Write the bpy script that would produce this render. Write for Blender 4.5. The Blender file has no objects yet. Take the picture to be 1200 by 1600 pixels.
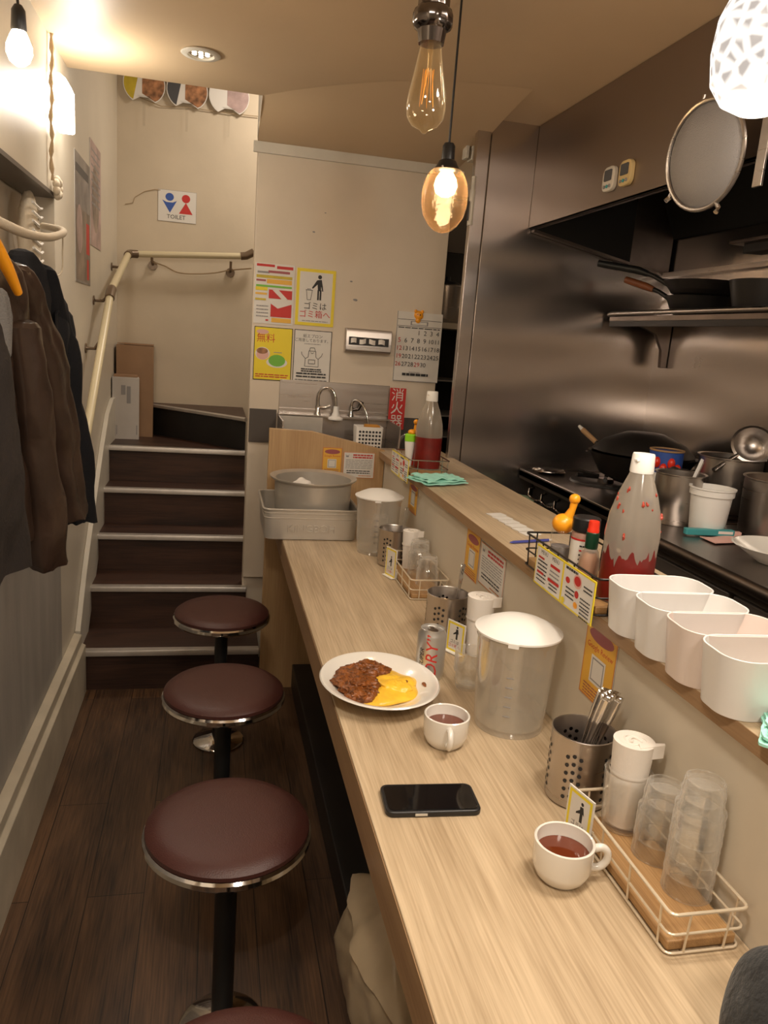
import bpy, bmesh, math, random
from mathutils import Vector, Matrix, noise
from math import pi, sin, cos, radians
random.seed(7)
SC = bpy.context.scene
COL = SC.collection

# ------------------------------------------------------------------ camera
cam_d = bpy.data.cameras.new('camera')
cam_d.sensor_fit = 'VERTICAL'; cam_d.sensor_height = 24.0; cam_d.lens = 1202/1600*24.0
cam_d.clip_start = 0.02
cam = bpy.data.objects.new('camera', cam_d); COL.objects.link(cam)
yv = Vector((-265, -289, 1202)).normalized()
dv = Vector((183-600, 5380, 1202)); dv = (dv - yv*dv.dot(yv)).normalized()
zv = -dv; xv = yv.cross(zv)
R = Matrix((xv, yv, zv))               # world = R @ (right, down, forward)
right = R @ Vector((1, 0, 0)); up = R @ Vector((0, -1, 0)); back = R @ Vector((0, 0, -1))
cam.matrix_world = Matrix(((right.x, up.x, back.x, 0), (right.y, up.y, back.y, 0), (right.z, up.z, back.z, 1.5), (0, 0, 0, 1)))
SC.camera = cam

# ------------------------------------------------------------------ world, exposure, room lights
w = bpy.data.worlds.new('room_air'); SC.world = w; w.use_nodes = True
w.node_tree.nodes['Background'].inputs[0].default_value = (1.0, 0.88, 0.74, 1)
w.node_tree.nodes['Background'].inputs[1].default_value = 0.022
SC.cycles.transparent_max_bounces = 48
SC.view_settings.view_transform = 'Standard'; SC.view_settings.look = 'None'
SC.view_settings.gamma = 1.0; SC.view_settings.use_curve_mapping = False
SC.view_settings.exposure = 0.72
WARM = (1.0, 0.875, 0.73)

def light(kind, name, loc, power, size=0.1, rot=(0, 0, 0), color=WARM, parent=None, spot=None, blend=.6):
    d = bpy.data.lights.new(name, kind); d.energy = power; d.color = color
    if kind == 'AREA': d.shape = 'DISK'; d.size = size
    else: d.shadow_soft_size = size
    if spot: d.spot_size = radians(spot); d.spot_blend = blend
    o = bpy.data.objects.new(name, d); COL.objects.link(o); o.location = loc; o.rotation_euler = rot
    if parent is not None: o.parent = parent
    return o
# ceiling lamps of the room behind the photographer, out of view; then added fills
light('AREA', 'ceiling_lamp_light', (0.50, -0.35, 2.30), 8.5, .35)
light('AREA', 'ceiling_lamp_light', (-0.08, 0.35, 2.32), 7.0, .25)
light('AREA', 'kitchen_fill_light', (1.02, 0.9, 2.30), 6.0, .3)  # added fill that brightens the kitchen steel, no fixture modelled
light('AREA', 'stair_fill_light', (0.45, 4.0, 3.0), 8.0, .3)  # added fill hidden above the ceiling edge, lifts the stairwell walls

# ------------------------------------------------------------------ materials
MATS = {}
def node_mat(name):
    m = bpy.data.materials.new(name); m.use_nodes = True
    return m, m.node_tree, m.node_tree.nodes['Principled BSDF']
def pm(name, col, rough=.5, metal=0., var=0., scale=6., stretch=(1, 1, 1), bump=0., bscale=60., bstretch=(1, 1, 1), bdist=.003, bdet=4,
       emis=None, es=0., coat=0., sheen=0., rvar=0., trans=0., alpha=1.):
    m, t, b = node_mat(name); L = t.links.new
    b.inputs['Base Color'].default_value = (*col, 1); b.inputs['Roughness'].default_value = rough
    b.inputs['Metallic'].default_value = metal; b.inputs['Coat Weight'].default_value = coat
    b.inputs['Transmission Weight'].default_value = trans; b.inputs['Alpha'].default_value = alpha
    if sheen: b.inputs['Sheen Weight'].default_value = sheen
    if emis: b.inputs['Emission Color'].default_value = (*emis, 1); b.inputs['Emission Strength'].default_value = es
    if var or bump or rvar:
        tc = t.nodes.new('ShaderNodeTexCoord')
        if var or rvar:
            mp = t.nodes.new('ShaderNodeMapping'); mp.inputs['Scale'].default_value = stretch; L(tc.outputs['Object'], mp.inputs[0])
            n = t.nodes.new('ShaderNodeTexNoise'); n.inputs['Scale'].default_value = scale; n.inputs['Detail'].default_value = 6; L(mp.outputs[0], n.inputs['Vector'])
        if var:
            r = t.nodes.new('ShaderNodeValToRGB'); e = r.color_ramp.elements
            e[0].position = .3; e[1].position = .7
            e[0].color = (*[c*(1-var) for c in col], 1); e[1].color = (*[min(1, c*(1+var)) for c in col], 1)
            L(n.outputs['Fac'], r.inputs[0]); L(r.outputs[0], b.inputs['Base Color'])
        if rvar:
            q = t.nodes.new('ShaderNodeMapRange'); q.inputs['To Min'].default_value = max(.02, rough-rvar); q.inputs['To Max'].default_value = rough+rvar
            L(n.outputs['Fac'], q.inputs[0]); L(q.outputs[0], b.inputs['Roughness'])
        if bump:
            mp2 = t.nodes.new('ShaderNodeMapping'); mp2.inputs['Scale'].default_value = bstretch; L(tc.outputs['Object'], mp2.inputs[0])
            n2 = t.nodes.new('ShaderNodeTexNoise'); n2.inputs['Scale'].default_value = bscale; n2.inputs['Detail'].default_value = bdet; L(mp2.outputs[0], n2.inputs['Vector'])
            bp = t.nodes.new('ShaderNodeBump'); bp.inputs['Strength'].default_value = bump; bp.inputs['Distance'].default_value = bdist
            L(n2.outputs['Fac'], bp.inputs['Height']); L(bp.outputs[0], b.inputs['Normal'])
    MATS[name] = m; return m
def wood(name, c1, c2, along='Y', rough=.42, plank=None, fine=1.0):
    m, t, b = node_mat(name); L = t.links.new; N = t.nodes.new
    tc = N('ShaderNodeTexCoord')
    def mapped(s):
        mp = N('ShaderNodeMapping'); mp.inputs['Scale'].default_value = s; L(tc.outputs['Object'], mp.inputs[0]); return mp
    def sc(a, c): return (c, a, c) if along == 'Y' else ((a, c, c) if along == 'X' else (c, c, a))
    n1 = N('ShaderNodeTexNoise'); n1.inputs['Scale'].default_value = 1; n1.inputs['Detail'].default_value = 5; n1.inputs['Distortion'].default_value = .6
    L(mapped(sc(1.6, 13*fine)).outputs[0], n1.inputs['Vector'])
    n2 = N('ShaderNodeTexNoise'); n2.inputs['Scale'].default_value = 1; n2.inputs['Detail'].default_value = 3
    L(mapped(sc(7, 260*fine)).outputs[0], n2.inputs['Vector'])
    mx = N('ShaderNodeMix'); mx.inputs[0].default_value = .46; L(n1.outputs['Fac'], mx.inputs[2]); L(n2.outputs['Fac'], mx.inputs[3])
    r = N('ShaderNodeValToRGB'); e = r.color_ramp.elements; e[0].position = .36; e[1].position = .62
    e[0].color = (*c2, 1); e[1].color = (*c1, 1); L(mx.outputs[0], r.inputs[0])
    out = r.outputs[0]
    if plank:
        # boards: random tone per board and dark joints
        sep = N('ShaderNodeSeparateXYZ'); L(tc.outputs['Object'], sep.inputs[0])
        br = N('ShaderNodeTexBrick'); br.offset = .37; br.squash = 1
        cb = N('ShaderNodeCombineXYZ'); L(sep.outputs['Y'], cb.inputs[0]); L(sep.outputs['X'], cb.inputs[1]); L(cb.outputs[0], br.inputs['Vector'])
        br.inputs['Scale'].default_value = 1.0; br.inputs['Brick Width'].default_value = plank[0]; br.inputs['Row Height'].default_value = plank[1]
        br.inputs['Mortar Size'].default_value = .0014; br.inputs['Mortar Smooth'].default_value = .1
        br.inputs['Color1'].default_value = (1.15, 1.12, 1.05, 1); br.inputs['Color2'].default_value = (.70, .70, .72, 1); br.inputs['Mortar'].default_value = (.12, .1, .09, 1)
        ml = N('ShaderNodeMix'); ml.data_type = 'RGBA'; ml.blend_type = 'MULTIPLY'; ml.inputs[0].default_value = 1
        L(out, ml.inputs[6]); L(br.outputs['Color'], ml.inputs[7]); out = ml.outputs[2]
    L(out, b.inputs['Base Color']); b.inputs['Roughness'].default_value = rough
    bp = N('ShaderNodeBump'); bp.inputs['Strength'].default_value = .15; bp.inputs['Distance'].default_value = .002
    L(n2.outputs['Fac'], bp.inputs['Height']); L(bp.outputs[0], b.inputs['Normal'])
    MATS[name] = m; return m
def glass(name, tint=(1, 1, 1), rough=.02, body=0., bodycol=(.9, .9, .88), refl=1.0, wav=0., edge=0., ior=1.5):
    """thin clear glass or plastic: see-through, with Fresnel reflections and, if body > 0, a milky part"""
    m = bpy.data.materials.new(name); m.use_nodes = True; t = m.node_tree; t.nodes.clear(); L = t.links.new; N = t.nodes.new
    o = N('ShaderNodeOutputMaterial'); tr = N('ShaderNodeBsdfTransparent'); tr.inputs[0].default_value = (*tint, 1)
    g = N('ShaderNodeBsdfGlossy'); g.inputs['Roughness'].default_value = rough; g.inputs[0].default_value = (refl, refl, refl, 1)
    f = N('ShaderNodeFresnel'); ge = N('ShaderNodeNewGeometry'); io = N('ShaderNodeMapRange'); io.inputs['To Min'].default_value = ior; io.inputs['To Max'].default_value = 1/ior
    L(ge.outputs['Backfacing'], io.inputs[0]); L(io.outputs[0], f.inputs[0])
    base = tr.outputs[0]
    if body:
        d = N('ShaderNodeBsdfDiffuse'); d.inputs[0].default_value = (*bodycol, 1)
        tl = N('ShaderNodeBsdfTranslucent'); tl.inputs[0].default_value = (*bodycol, 1)
        a = N('ShaderNodeMixShader'); a.inputs[0].default_value = .5; L(d.outputs[0], a.inputs[1]); L(tl.outputs[0], a.inputs[2])
        q = N('ShaderNodeMixShader'); q.inputs[0].default_value = body; L(tr.outputs[0], q.inputs[1])
        if edge:
            lw = N('ShaderNodeLayerWeight'); lw.inputs[0].default_value = .5; pw = N('ShaderNodeMath'); pw.operation = 'POWER'; pw.inputs[1].default_value = 2.8; L(lw.outputs['Facing'], pw.inputs[0])
            ma = N('ShaderNodeMath'); ma.operation = 'MULTIPLY_ADD'; ma.inputs[1].default_value = edge; ma.inputs[2].default_value = body; L(pw.outputs[0], ma.inputs[0]); L(ma.outputs[0], q.inputs[0]); L(a.outputs[0], q.inputs[2]); base = q.outputs[0]
    mx = N('ShaderNodeMixShader'); L(f.outputs[0], mx.inputs[0]); L(base, mx.inputs[1]); L(g.outputs[0], mx.inputs[2])
    if wav:
        tc = N('ShaderNodeTexCoord'); n = N('ShaderNodeTexNoise'); n.inputs['Scale'].default_value = wav; L(tc.outputs['Object'], n.inputs['Vector'])
        bp = N('ShaderNodeBump'); bp.inputs['Strength'].default_value = .45; bp.inputs['Distance'].default_value = .004
        L(n.outputs['Fac'], bp.inputs['Height']); L(bp.outputs[0], g.inputs['Normal']); L(bp.outputs[0], f.inputs['Normal'])
    L(mx.outputs[0], o.inputs[0]); MATS[name] = m; return m
def emit(name, col, s):
    m = bpy.data.materials.new(name); m.use_nodes = True; t = m.node_tree; t.nodes.clear()
    e = t.nodes.new('ShaderNodeEmission'); e.inputs[0].default_value = (*col, 1); e.inputs[1].default_value = s
    o = t.nodes.new('ShaderNodeOutputMaterial'); t.links.new(e.outputs[0], o.inputs[0]); MATS[name] = m; return m

OAK = wood('light_oak_laminate', (.61, .475, .315), (.385, .28, .17), 'Y', .38)
OAKZ = wood('light_oak_panel', (.56, .37, .19), (.44, .27, .13), 'Z', .45)
OAKE = wood('oak_edge_band', (.36, .225, .115), (.27, .16, .08), 'Y', .5)
FLOOR = wood('dark_floor_boards', (.135, .070, .034), (.026, .013, .008), 'Y', .42, plank=(1.15, .145), fine=.8)
TREAD = wood('dark_stair_board', (.066, .030, .018), (.022, .011, .008), 'X', .45)
PINE = wood('oiled_board', (.50, .30, .13), (.30, .16, .06), 'Y', .45, fine=2)
WALL = pm('cream_wall_paint', (.60, .51, .385), .62, var=.07, scale=3, bump=.12, bscale=50)
WALLL = pm('satin_cream_wallpaper', (.62, .56, .46), .42, var=.07, scale=2.2, bump=.10, bscale=35)
WALLW = pm('worn_white_paint', (.68, .59, .475), .5, var=.05, scale=4, bump=.05)
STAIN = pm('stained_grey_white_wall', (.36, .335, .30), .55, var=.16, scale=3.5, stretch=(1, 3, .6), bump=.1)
NOTCH = pm('counter_front_wall', (.64, .57, .46), .55, var=.03, scale=5)
CEIL = pm('ceiling_paint', (.60, .445, .28), .5, var=.05, scale=2, bump=.06, bscale=30)
TRIMW = pm('white_trim_paint', (.62, .58, .50), .4, var=.05, scale=9)
BASEB = pm('scuffed_cream_board', (.50, .44, .34), .5, var=.14, scale=7)
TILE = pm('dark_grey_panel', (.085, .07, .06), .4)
STEEL = pm('brushed_steel', (.50, .46, .43), .30, 1, rvar=.10, scale=3, stretch=(1, 1, 30), bump=.05, bscale=8, bstretch=(1, 1, 40))
STEELW = pm('kitchen_wall_steel', (.58, .53, .50), .25, 1, rvar=.05, scale=1.6, stretch=(.6, .6, 1.4))
def wavy(m):
    t = m.node_tree; L = t.links.new; N = t.nodes.new
    tc = N('ShaderNodeTexCoord'); sp = N('ShaderNodeSeparateXYZ'); L(tc.outputs['Object'], sp.inputs[0]); prev = None
    for fz, fx, am in ((9.0, 1.3, 1.0), (21.0, -2.1, .45), (37.0, 3.0, .22)):
        a = N('ShaderNodeMath'); a.operation = 'ADD'; L(sp.outputs['X'], a.inputs[0]); L(sp.outputs['Y'], a.inputs[1])
        b_ = N('ShaderNodeMath'); b_.operation = 'MULTIPLY'; b_.inputs[1].default_value = fx*1.7; L(a.outputs[0], b_.inputs[0])
        c = N('ShaderNodeMath'); c.operation = 'SINE'; L(b_.outputs[0], c.inputs[0])
        d = N('ShaderNodeMath'); d.operation = 'MULTIPLY_ADD'; d.inputs[1].default_value = fz; L(sp.outputs['Z'], d.inputs[0]); L(c.outputs[0], d.inputs[2])
        e = N('ShaderNodeMath'); e.operation = 'SINE'; L(d.outputs[0], e.inputs[0])
        f = N('ShaderNodeMath'); f.operation = 'MULTIPLY_ADD'; f.inputs[1].default_value = am; L(e.outputs[0], f.inputs[0])
        if prev is not None: L(prev.outputs[0], f.inputs[2])
        else: f.inputs[2].default_value = 0
        prev = f
    bp = N('ShaderNodeBump'); bp.inputs['Strength'].default_value = 1.0; bp.inputs['Distance'].default_value = .0034
    L(prev.outputs[0], bp.inputs['Height']); L(bp.outputs[0], t.nodes['Principled BSDF'].inputs['Normal'])
wavy(STEELW)
STEELD = pm('greasy_steel', (.20, .165, .145), .36, 1, var=.25, scale=6)
HOODM = pm('hood_steel', (.34, .28, .24), .33, 1, rvar=.06, scale=3)
BLACKG = pm('black_grease', (.012, .010, .009), .45, var=.3, scale=9)
CHROME = pm('chrome', (.72, .70, .68), .09, 1)
DCHROME = pm('smoked_chrome', (.16, .14, .13), .15, 1)
ALU = pm('dull_aluminium', (.60, .565, .51), .36, .55, var=.08, scale=9, rvar=.06)
NOSE = pm('aluminium_nosing', (.50, .46, .42), .4, .6, var=.08, scale=20)
VINYL = pm('brown_vinyl', (.060, .018, .014), .42, var=.05, scale=14, bump=.25, bscale=420)
BLACK = pm('black_metal', (.010, .010, .010), .4)
BLK = pm('black_plastic', (.012, .012, .013), .35)
SCREEN = pm('black_screen_glass', (.004, .004, .005), .05, coat=.6)
WHITE = pm('white_plastic', (.86, .84, .80), .35)
PORC = pm('white_porcelain', (.80, .77, .71), .14, coat=.6)
CUP = pm('white_melamine', (.74, .72, .70), .3)
CUPP = pm('pinkish_white_melamine', (.74, .64, .59), .3)
PAPER = pm('white_paper', (.74, .71, .66), .7)
TISSUE = pm('tissue_paper', (.85, .80, .74), .85, bump=.2, bscale=90)
WIREW = pm('cream_wire', (.72, .62, .47), .3, .3)
WIREB = pm('black_wire', (.03, .027, .025), .35, .6)
WIRES = pm('steel_wire', (.45, .42, .38), .25, 1)
YELP = pm('yellow_print', (.83, .66, .03), .5)
YELC = pm('amber_print', (.80, .45, .06), .5)
REDP = pm('red_print', (.55, .025, .02), .5)
ORG = pm('orange_plastic', (.90, .36, .015), .3)
ORGB = pm('orange_edge', (.62, .22, .06), .5)
MAUVE = pm('mauve_print', (.36, .09, .10), .5)
INK = pm('black_ink', (.02, .02, .022), .6)
GREYP = pm('grey_print', (.28, .27, .27), .6)
BLUEP = pm('blue_print', (.03, .09, .38), .5)
GREEN = pm('green_print', (.17, .48, .05), .5)
GREENB = pm('lime_plastic', (.30, .72, .03), .3)
PINK = pm('pink_print', (.72, .42, .36), .5)
DKGREEN = pm('dark_green_foil', (.005, .045, .02), .35)
REDC = pm('red_plastic', (.75, .035, .012), .3)
SAUCE = pm('red_sauce', (.17, .012, .009), .35, var=.2, scale=30)
SAUCES = pm('sauce_smear', (.36, .045, .022), .4)
CLOTH = pm('aqua_cloth', (.38, .78, .66), .8, bump=.5, bscale=300)
TEA = pm('brown_tea', (.13, .025, .008), .05, coat=.5)
EGG = pm('yellow_omelette', (.90, .52, .04), .32, var=.18, scale=28, bump=.4, bscale=70)
CRUMB = pm('brown_cutlet_sauce', (.20, .060, .012), .22, var=.55, scale=70, bump=.9, bscale=160)
CARD = pm('brown_cardboard', (.30, .18, .10), .75, var=.06, scale=12)
CARDW = pm('grey_white_carton', (.52, .49, .46), .6, var=.04, scale=12)
LEATHER = pm('brown_leather', (.040, .023, .016), .33, var=.3, scale=9, bump=.4, bscale=45)
DENIM = pm('dark_grey_cotton', (.017, .012, .010), .75, var=.2, scale=25, bump=.4, bscale=200)
NAVY = pm('navy_wool', (.0045, .005, .008), .9, bump=.4, bscale=220)
FLEECE = pm('dark_grey_fleece', (.020, .021, .022), .9, var=.7, scale=30, sheen=.12, bump=1., bscale=120)
RAIL = pm('cream_rail', (.60, .52, .34), .35)
BRACK = pm('brown_bracket', (.16, .11, .07), .35, .4)
ROPE = pm('beige_rope', (.42, .31, .19), .8, bump=.6, bscale=120)
LACE = pm('cream_lace', (.62, .54, .42), .8, bump=.5, bscale=120)
SMOKE = pm('grey_photo_print', (.22, .20, .19), .35, var=.6, scale=7)
PHOTO = pm('brown_photo_print', (.20, .15, .12), .35, var=.7, scale=9)
PHOTOP = pm('pink_photo_print', (.42, .30, .28), .4, var=.35, scale=11)
FOODP = pm('food_photo_print', (.32, .15, .07), .45, var=.7, scale=28)
OLDP = pm('dull_gold_print', (.55, .42, .03), .5, var=.15, scale=20)
DARKPR = pm('charcoal_print', (.07, .07, .075), .5)
BAG = pm('cream_bin_bag', (.52, .41, .27), .3, var=.2, scale=7, trans=.12)
WOODH = pm('brown_handle_wood', (.24, .075, .025), .5)
WOODL = pm('pale_handle_wood', (.42, .25, .12), .6)
CAN = pm('silver_can', (.60, .585, .56), .3, .75)
MESH = pm('fine_steel_mesh', (.30, .285, .28), .5, .4, bump=.6, bscale=400)
FOIL = pm('crumpled_foil', (.42, .38, .35), .25, 1, bump=1., bscale=60)
RIND = pm('green_rag', (.20, .26, .16), .85, var=.3, scale=30)
TEAL = pm('teal_print', (.05, .30, .32), .35)
BROTH = pm('amber_broth', (.42, .22, .05), .2)
PCLEAR = glass('clear_tumbler_glass', (.993, .993, .99), .07, body=.035, bodycol=(.97, .96, .93), edge=.95, ior=1.9)
PITCH = glass('frosted_pitcher_plastic', (.99, .985, .975), .08, body=.20, bodycol=(.93, .91, .86), wav=14, edge=.35, ior=1.7)
WATER = glass('cold_water', (.96, .965, .96), .02, body=.10, bodycol=(.8, .8, .78))
BOT = glass('cloudy_squeeze_bottle', (.98, .96, .93), .12, body=.42, bodycol=(.66, .60, .52), edge=.4)
AMBER = glass('amber_bulb_glass', (1.0, .93, .78), .04, body=.03, bodycol=(1, .86, .6), edge=.25)
EGGG = glass('crackled_amber_glass', (1.0, .80, .56), .12, body=.035, bodycol=(1, .62, .32), wav=60, edge=.25)
PLAST = glass('plastic_sleeve', (.97, .97, .97), .06)
SALT = glass('salt_bottle', (.97, .97, .98), .08, body=.75, bodycol=(.62, .62, .66))
GLOW = emit('lamp_glow', (1, .80, .55), 24)
GLOWS = emit('sconce_glow', (1, .90, .74), 7)
GLOWF = emit('filament_glow', (1, .72, .38), 60)
GLOWD = emit('downlight_glow', (1, .85, .6), 5)

# ------------------------------------------------------------------ mesh builder
class MB:
    def __init__(s): s.v = []; s.f = []; s.mi = []; s.mats = []; s.flat = []
    def m(s, mat):
        if mat not in s.mats: s.mats.append(mat)
        return s.mats.index(mat)
    def add(s, vs, fs, mat, M=None):
        b = len(s.v); k = s.m(mat)
        s.v += [tuple(M @ Vector(p)) if M is not None else tuple(p) for p in vs]
        s.f += [tuple(i+b for i in f) for f in fs]; s.mi += [k]*len(fs); return s
    def box(s, c, d, mat, rz=0, M=None):
        x, y, z = (q/2 for q in d)
        vs = [Vector((a*x, b*y, e*z)) for a in (-1, 1) for b in (-1, 1) for e in (-1, 1)]
        if rz: rm = Matrix.Rotation(rz, 3, 'Z'); vs = [rm @ p for p in vs]
        vs = [p+Vector(c) for p in vs]
        return s.add(vs, [(0, 1, 3, 2), (4, 6, 7, 5), (0, 4, 5, 1), (2, 3, 7, 6), (0, 2, 6, 4), (1, 5, 7, 3)], mat, M)
    def rbox(s, c, d, r, mat, M=None, taper=1., seg=5, wall=0, p=0):
        """rounded-rectangle prism (optionally hollow, open on top)"""
        def ring(hx, hy, rr, z):
            o = []
            for qx, qy, a0 in ((1, 1, 0), (-1, 1, pi/2), (-1, -1, pi), (1, -1, 3*pi/2)):
                for i in range(seg+1):
                    a = a0+pi/2*i/seg; o.append((c[0]+qx*(hx-rr)+rr*cos(a), c[1]+qy*(hy-rr)+rr*sin(a), z))
            return o
        x, y, z = (q/2 for q in d); n = 4*(seg+1)
        rings = [ring(x*taper, y*taper, r, c[2]-z), ring(x, y, r, c[2]+z)]
        if wall: rings += [ring(x-wall, y-wall, max(r-wall, .001), c[2]+z), ring((x)*taper-wall, y*taper-wall, max(r-wall, .001), c[2]-z+wall)]
        vs = [q for rg in rings for q in rg]; fs = [tuple(range(n-1, -1, -1))]
        for k in range(len(rings)-1):
            fs += [(k*n+i, k*n+(i+1) % n, (k+1)*n+(i+1) % n, (k+1)*n+i) for i in range(n)]
        fs.append(tuple(range((len(rings)-1)*n, len(rings)*n)))
        return s.add(vs, fs, mat, M)
    def tube(s, pts, r, mat, seg=8, closed=False, M=None):
        P = [Vector(p) for p in pts]; n = len(P); rr = r if isinstance(r, (list, tuple)) else [r]*n
        vs = []; prev = None
        for i, p in enumerate(P):
            a = P[(i-1) % n] if closed or i > 0 else p; b = P[(i+1) % n] if closed or i < n-1 else p
            t = (b-a).normalized()
            if prev is None: u = t.orthogonal().normalized()
            else:
                u = prev-t*prev.dot(t); u = u.normalized() if u.length > 1e-6 else t.orthogonal().normalized()
            prev = u; q = t.cross(u)
            vs += [p+(u*cos(2*pi*k/seg)+q*sin(2*pi*k/seg))*rr[i] for k in range(seg)]
        fs = []
        for i in range(n if closed else n-1):
            j = (i+1) % n; fs += [(i*seg+k, i*seg+(k+1) % seg, j*seg+(k+1) % seg, j*seg+k) for k in range(seg)]
        if not closed: fs += [tuple(range(seg-1, -1, -1)), tuple(range((n-1)*seg, n*seg))]
        return s.add(vs, fs, mat, M)
    def stube(s, pts, r, mat, seg=10, n=6):
        """tube along a smooth curve through the points"""
        P = [Vector(p) for p in pts]; rr = r if isinstance(r, (list, tuple)) else [r]*len(P); O = []; RR = []
        for i in range(len(P)-1):
            p0 = P[max(i-1, 0)]; p1 = P[i]; p2 = P[i+1]; p3 = P[min(i+2, len(P)-1)]
            for k in range(n):
                t = k/n; O.append(.5*((2*p1)+(p2-p0)*t+(2*p0-5*p1+4*p2-p3)*t*t+(3*p1-p0-3*p2+p3)*t**3)); RR.append(rr[i]*(1-t)+rr[i+1]*t)
        O.append(P[-1]); RR.append(rr[-1]); return s.tube(O, RR, mat, seg)
    def cyl(s, p0, p1, r0, mat, r1=None, seg=24, M=None): return s.tube([p0, p1], [r0, r0 if r1 is None else r1], mat, seg, M=M)
    def lathe(s, prof, mat, seg=32, M=None, c=(0, 0, 0), sx=1., sy=1., flute=0, fa=0.):
        vs = []; fs = []; idx = []
        for r, z in prof:
            if r < 1e-6: idx.append([len(vs)]); vs.append((c[0], c[1], c[2]+z))
            else:
                idx.append(list(range(len(vs), len(vs)+seg)))
                for k in range(seg):
                    a = 2*pi*k/seg; q = r*(1+fa*cos(flute*a)) if flute else r
                    vs.append((c[0]+q*cos(a)*sx, c[1]+q*sin(a)*sy, c[2]+z))
        for A, B in zip(idx, idx[1:]):
            for k in range(seg):
                l = (k+1) % seg
                if len(A) == 1 and len(B) == 1: continue
                if len(A) == 1: fs.append((A[0], B[l], B[k]))
                elif len(B) == 1: fs.append((A[k], A[l], B[0]))
                else: fs.append((A[k], A[l], B[l], B[k]))
        return s.add(vs, fs, mat, M)
    def blob(s, c, d, mat, amp=0., fr=10., nu=28, nv=16, seed=0, M=None, p=1., flatb=None, fine=0.):
        vs = []; fs = []
        for j in range(nv+1):
            th = pi*j/nv
            for i in range(nu):
                a = 2*pi*i/nu; n = Vector((sin(th)*cos(a), sin(th)*sin(a), cos(th)))
                q = Vector((n.x*d[0], n.y*d[1], n.z*d[2]))
                k = 1+amp*noise.noise(q*fr+Vector((seed, seed*2.1, 0)))
                if fine: k += fine*noise.noise(q*fr*4.5+Vector((seed, 3, 1)))
                q = q*k
                if flatb is not None: q.z = max(q.z, flatb)
                vs.append(q+Vector(c))
        for j in range(nv): fs += [(j*nu+i, (j+1)*nu+i, (j+1)*nu+(i+1) % nu, j*nu+(i+1) % nu) for i in range(nu)]
        return s.add(vs, fs, mat, M)
    def prism(s, pts, z0, z1, mat, M=None):
        n = len(pts); vs = [(x, y, z0) for x, y in pts]+[(x, y, z1) for x, y in pts]
        fs = [tuple(range(n-1, -1, -1)), tuple(range(n, 2*n))]+[(i, (i+1) % n, n+(i+1) % n, n+i) for i in range(n)]
        return s.add(vs, fs, mat, M)
    def grid(s, fn, nu, nv, mat, M=None, th=0.):
        vs = [Vector(fn(i/nu, j/nv)) for j in range(nv+1) for i in range(nu+1)]; W = nu+1
        fs = [(j*W+i, j*W+i+1, (j+1)*W+i+1, (j+1)*W+i) for j in range(nv) for i in range(nu)]
        if th:
            n = len(vs); vs += [p-Vector((0, 0, th)) for p in vs]; fs += [tuple(n+q for q in reversed(f)) for f in fs]
            ring = [i for i in range(W)]+[j*W+nu for j in range(1, nv+1)]+[nv*W+i for i in range(nu-1, -1, -1)]+[j*W for j in range(nv-1, 0, -1)]
            fs += [(ring[(k+1) % len(ring)], ring[k], n+ring[k], n+ring[(k+1) % len(ring)]) for k in range(len(ring))]
        return s.add(vs, fs, mat, M)
    def text(s, st, size, mat, M=None, fn=None, align='CENTER', ext=0., cuts=0, sh=0.):
        c = bpy.data.curves.new('t', 'FONT'); c.body = st; c.size = size; c.align_x = align; c.align_y = 'CENTER'; c.extrude = ext; c.shear = sh; c.resolution_u = 2
        o = bpy.data.objects.new('t', c); COL.objects.link(o)
        dg = bpy.context.evaluated_depsgraph_get(); me = bpy.data.meshes.new_from_object(o.evaluated_get(dg))
        bpy.data.objects.remove(o); bpy.data.curves.remove(c)
        if cuts:
            bm = bmesh.new(); bm.from_mesh(me); bmesh.ops.triangulate(bm, faces=bm.faces[:])
            bmesh.ops.subdivide_edges(bm, edges=bm.edges[:], cuts=cuts, use_grid_fill=True); bm.to_mesh(me); bm.free()
        vs = [v.co.copy() for v in me.vertices]
        if fn: vs = [Vector(fn(p)) for p in vs]
        fs = [tuple(p.vertices) for p in me.polygons]; bpy.data.meshes.remove(me)
        return s.add(vs, fs, mat, M)
    def build(s, name, parent=None, loc=(0, 0, 0), rz=0., bevel=0., smooth=True, sub=0, rot=None):
        me = bpy.data.meshes.new(name); me.from_pydata(s.v, [], s.f)
        for m in s.mats: me.materials.append(m)
        me.polygons.foreach_set('material_index', s.mi)
        me.update()
        bm = bmesh.new(); bm.from_mesh(me); bmesh.ops.recalc_face_normals(bm, faces=bm.faces[:]); bm.to_mesh(me); bm.free()
        if smooth:
            me.polygons.foreach_set('use_smooth', [True]*len(me.polygons)); me.set_sharp_from_angle(angle=radians(38))
        o = bpy.data.objects.new(name, me); COL.objects.link(o)
        o.location = loc; o.rotation_euler = rot if rot else (0, 0, rz)
        if parent is not None: o.parent = parent
        if bevel:
            b = o.modifiers.new('bevel', 'BEVEL'); b.width = bevel; b.segments = 2; b.limit_method = 'ANGLE'; b.angle_limit = radians(40)
        if sub:
            b = o.modifiers.new('sub', 'SUBSURF'); b.levels = sub; b.render_levels = sub
        return o
def tag(o, label, cat, group=None):
    o['label'] = label; o['category'] = cat
    if group: o['group'] = group
    return o
def thing(name, label, cat, loc=(0, 0, 0), rz=0., group=None, rot=None):
    o = bpy.data.objects.new(name, None); COL.objects.link(o); o.location = loc; o.rotation_euler = rot if rot else (0, 0, rz)
    o.empty_display_size = .05
    return tag(o, label, cat, group)
def struct(o): o['kind'] = 'structure'; return o
def lab(o, t): o['label'] = t; return o
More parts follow.
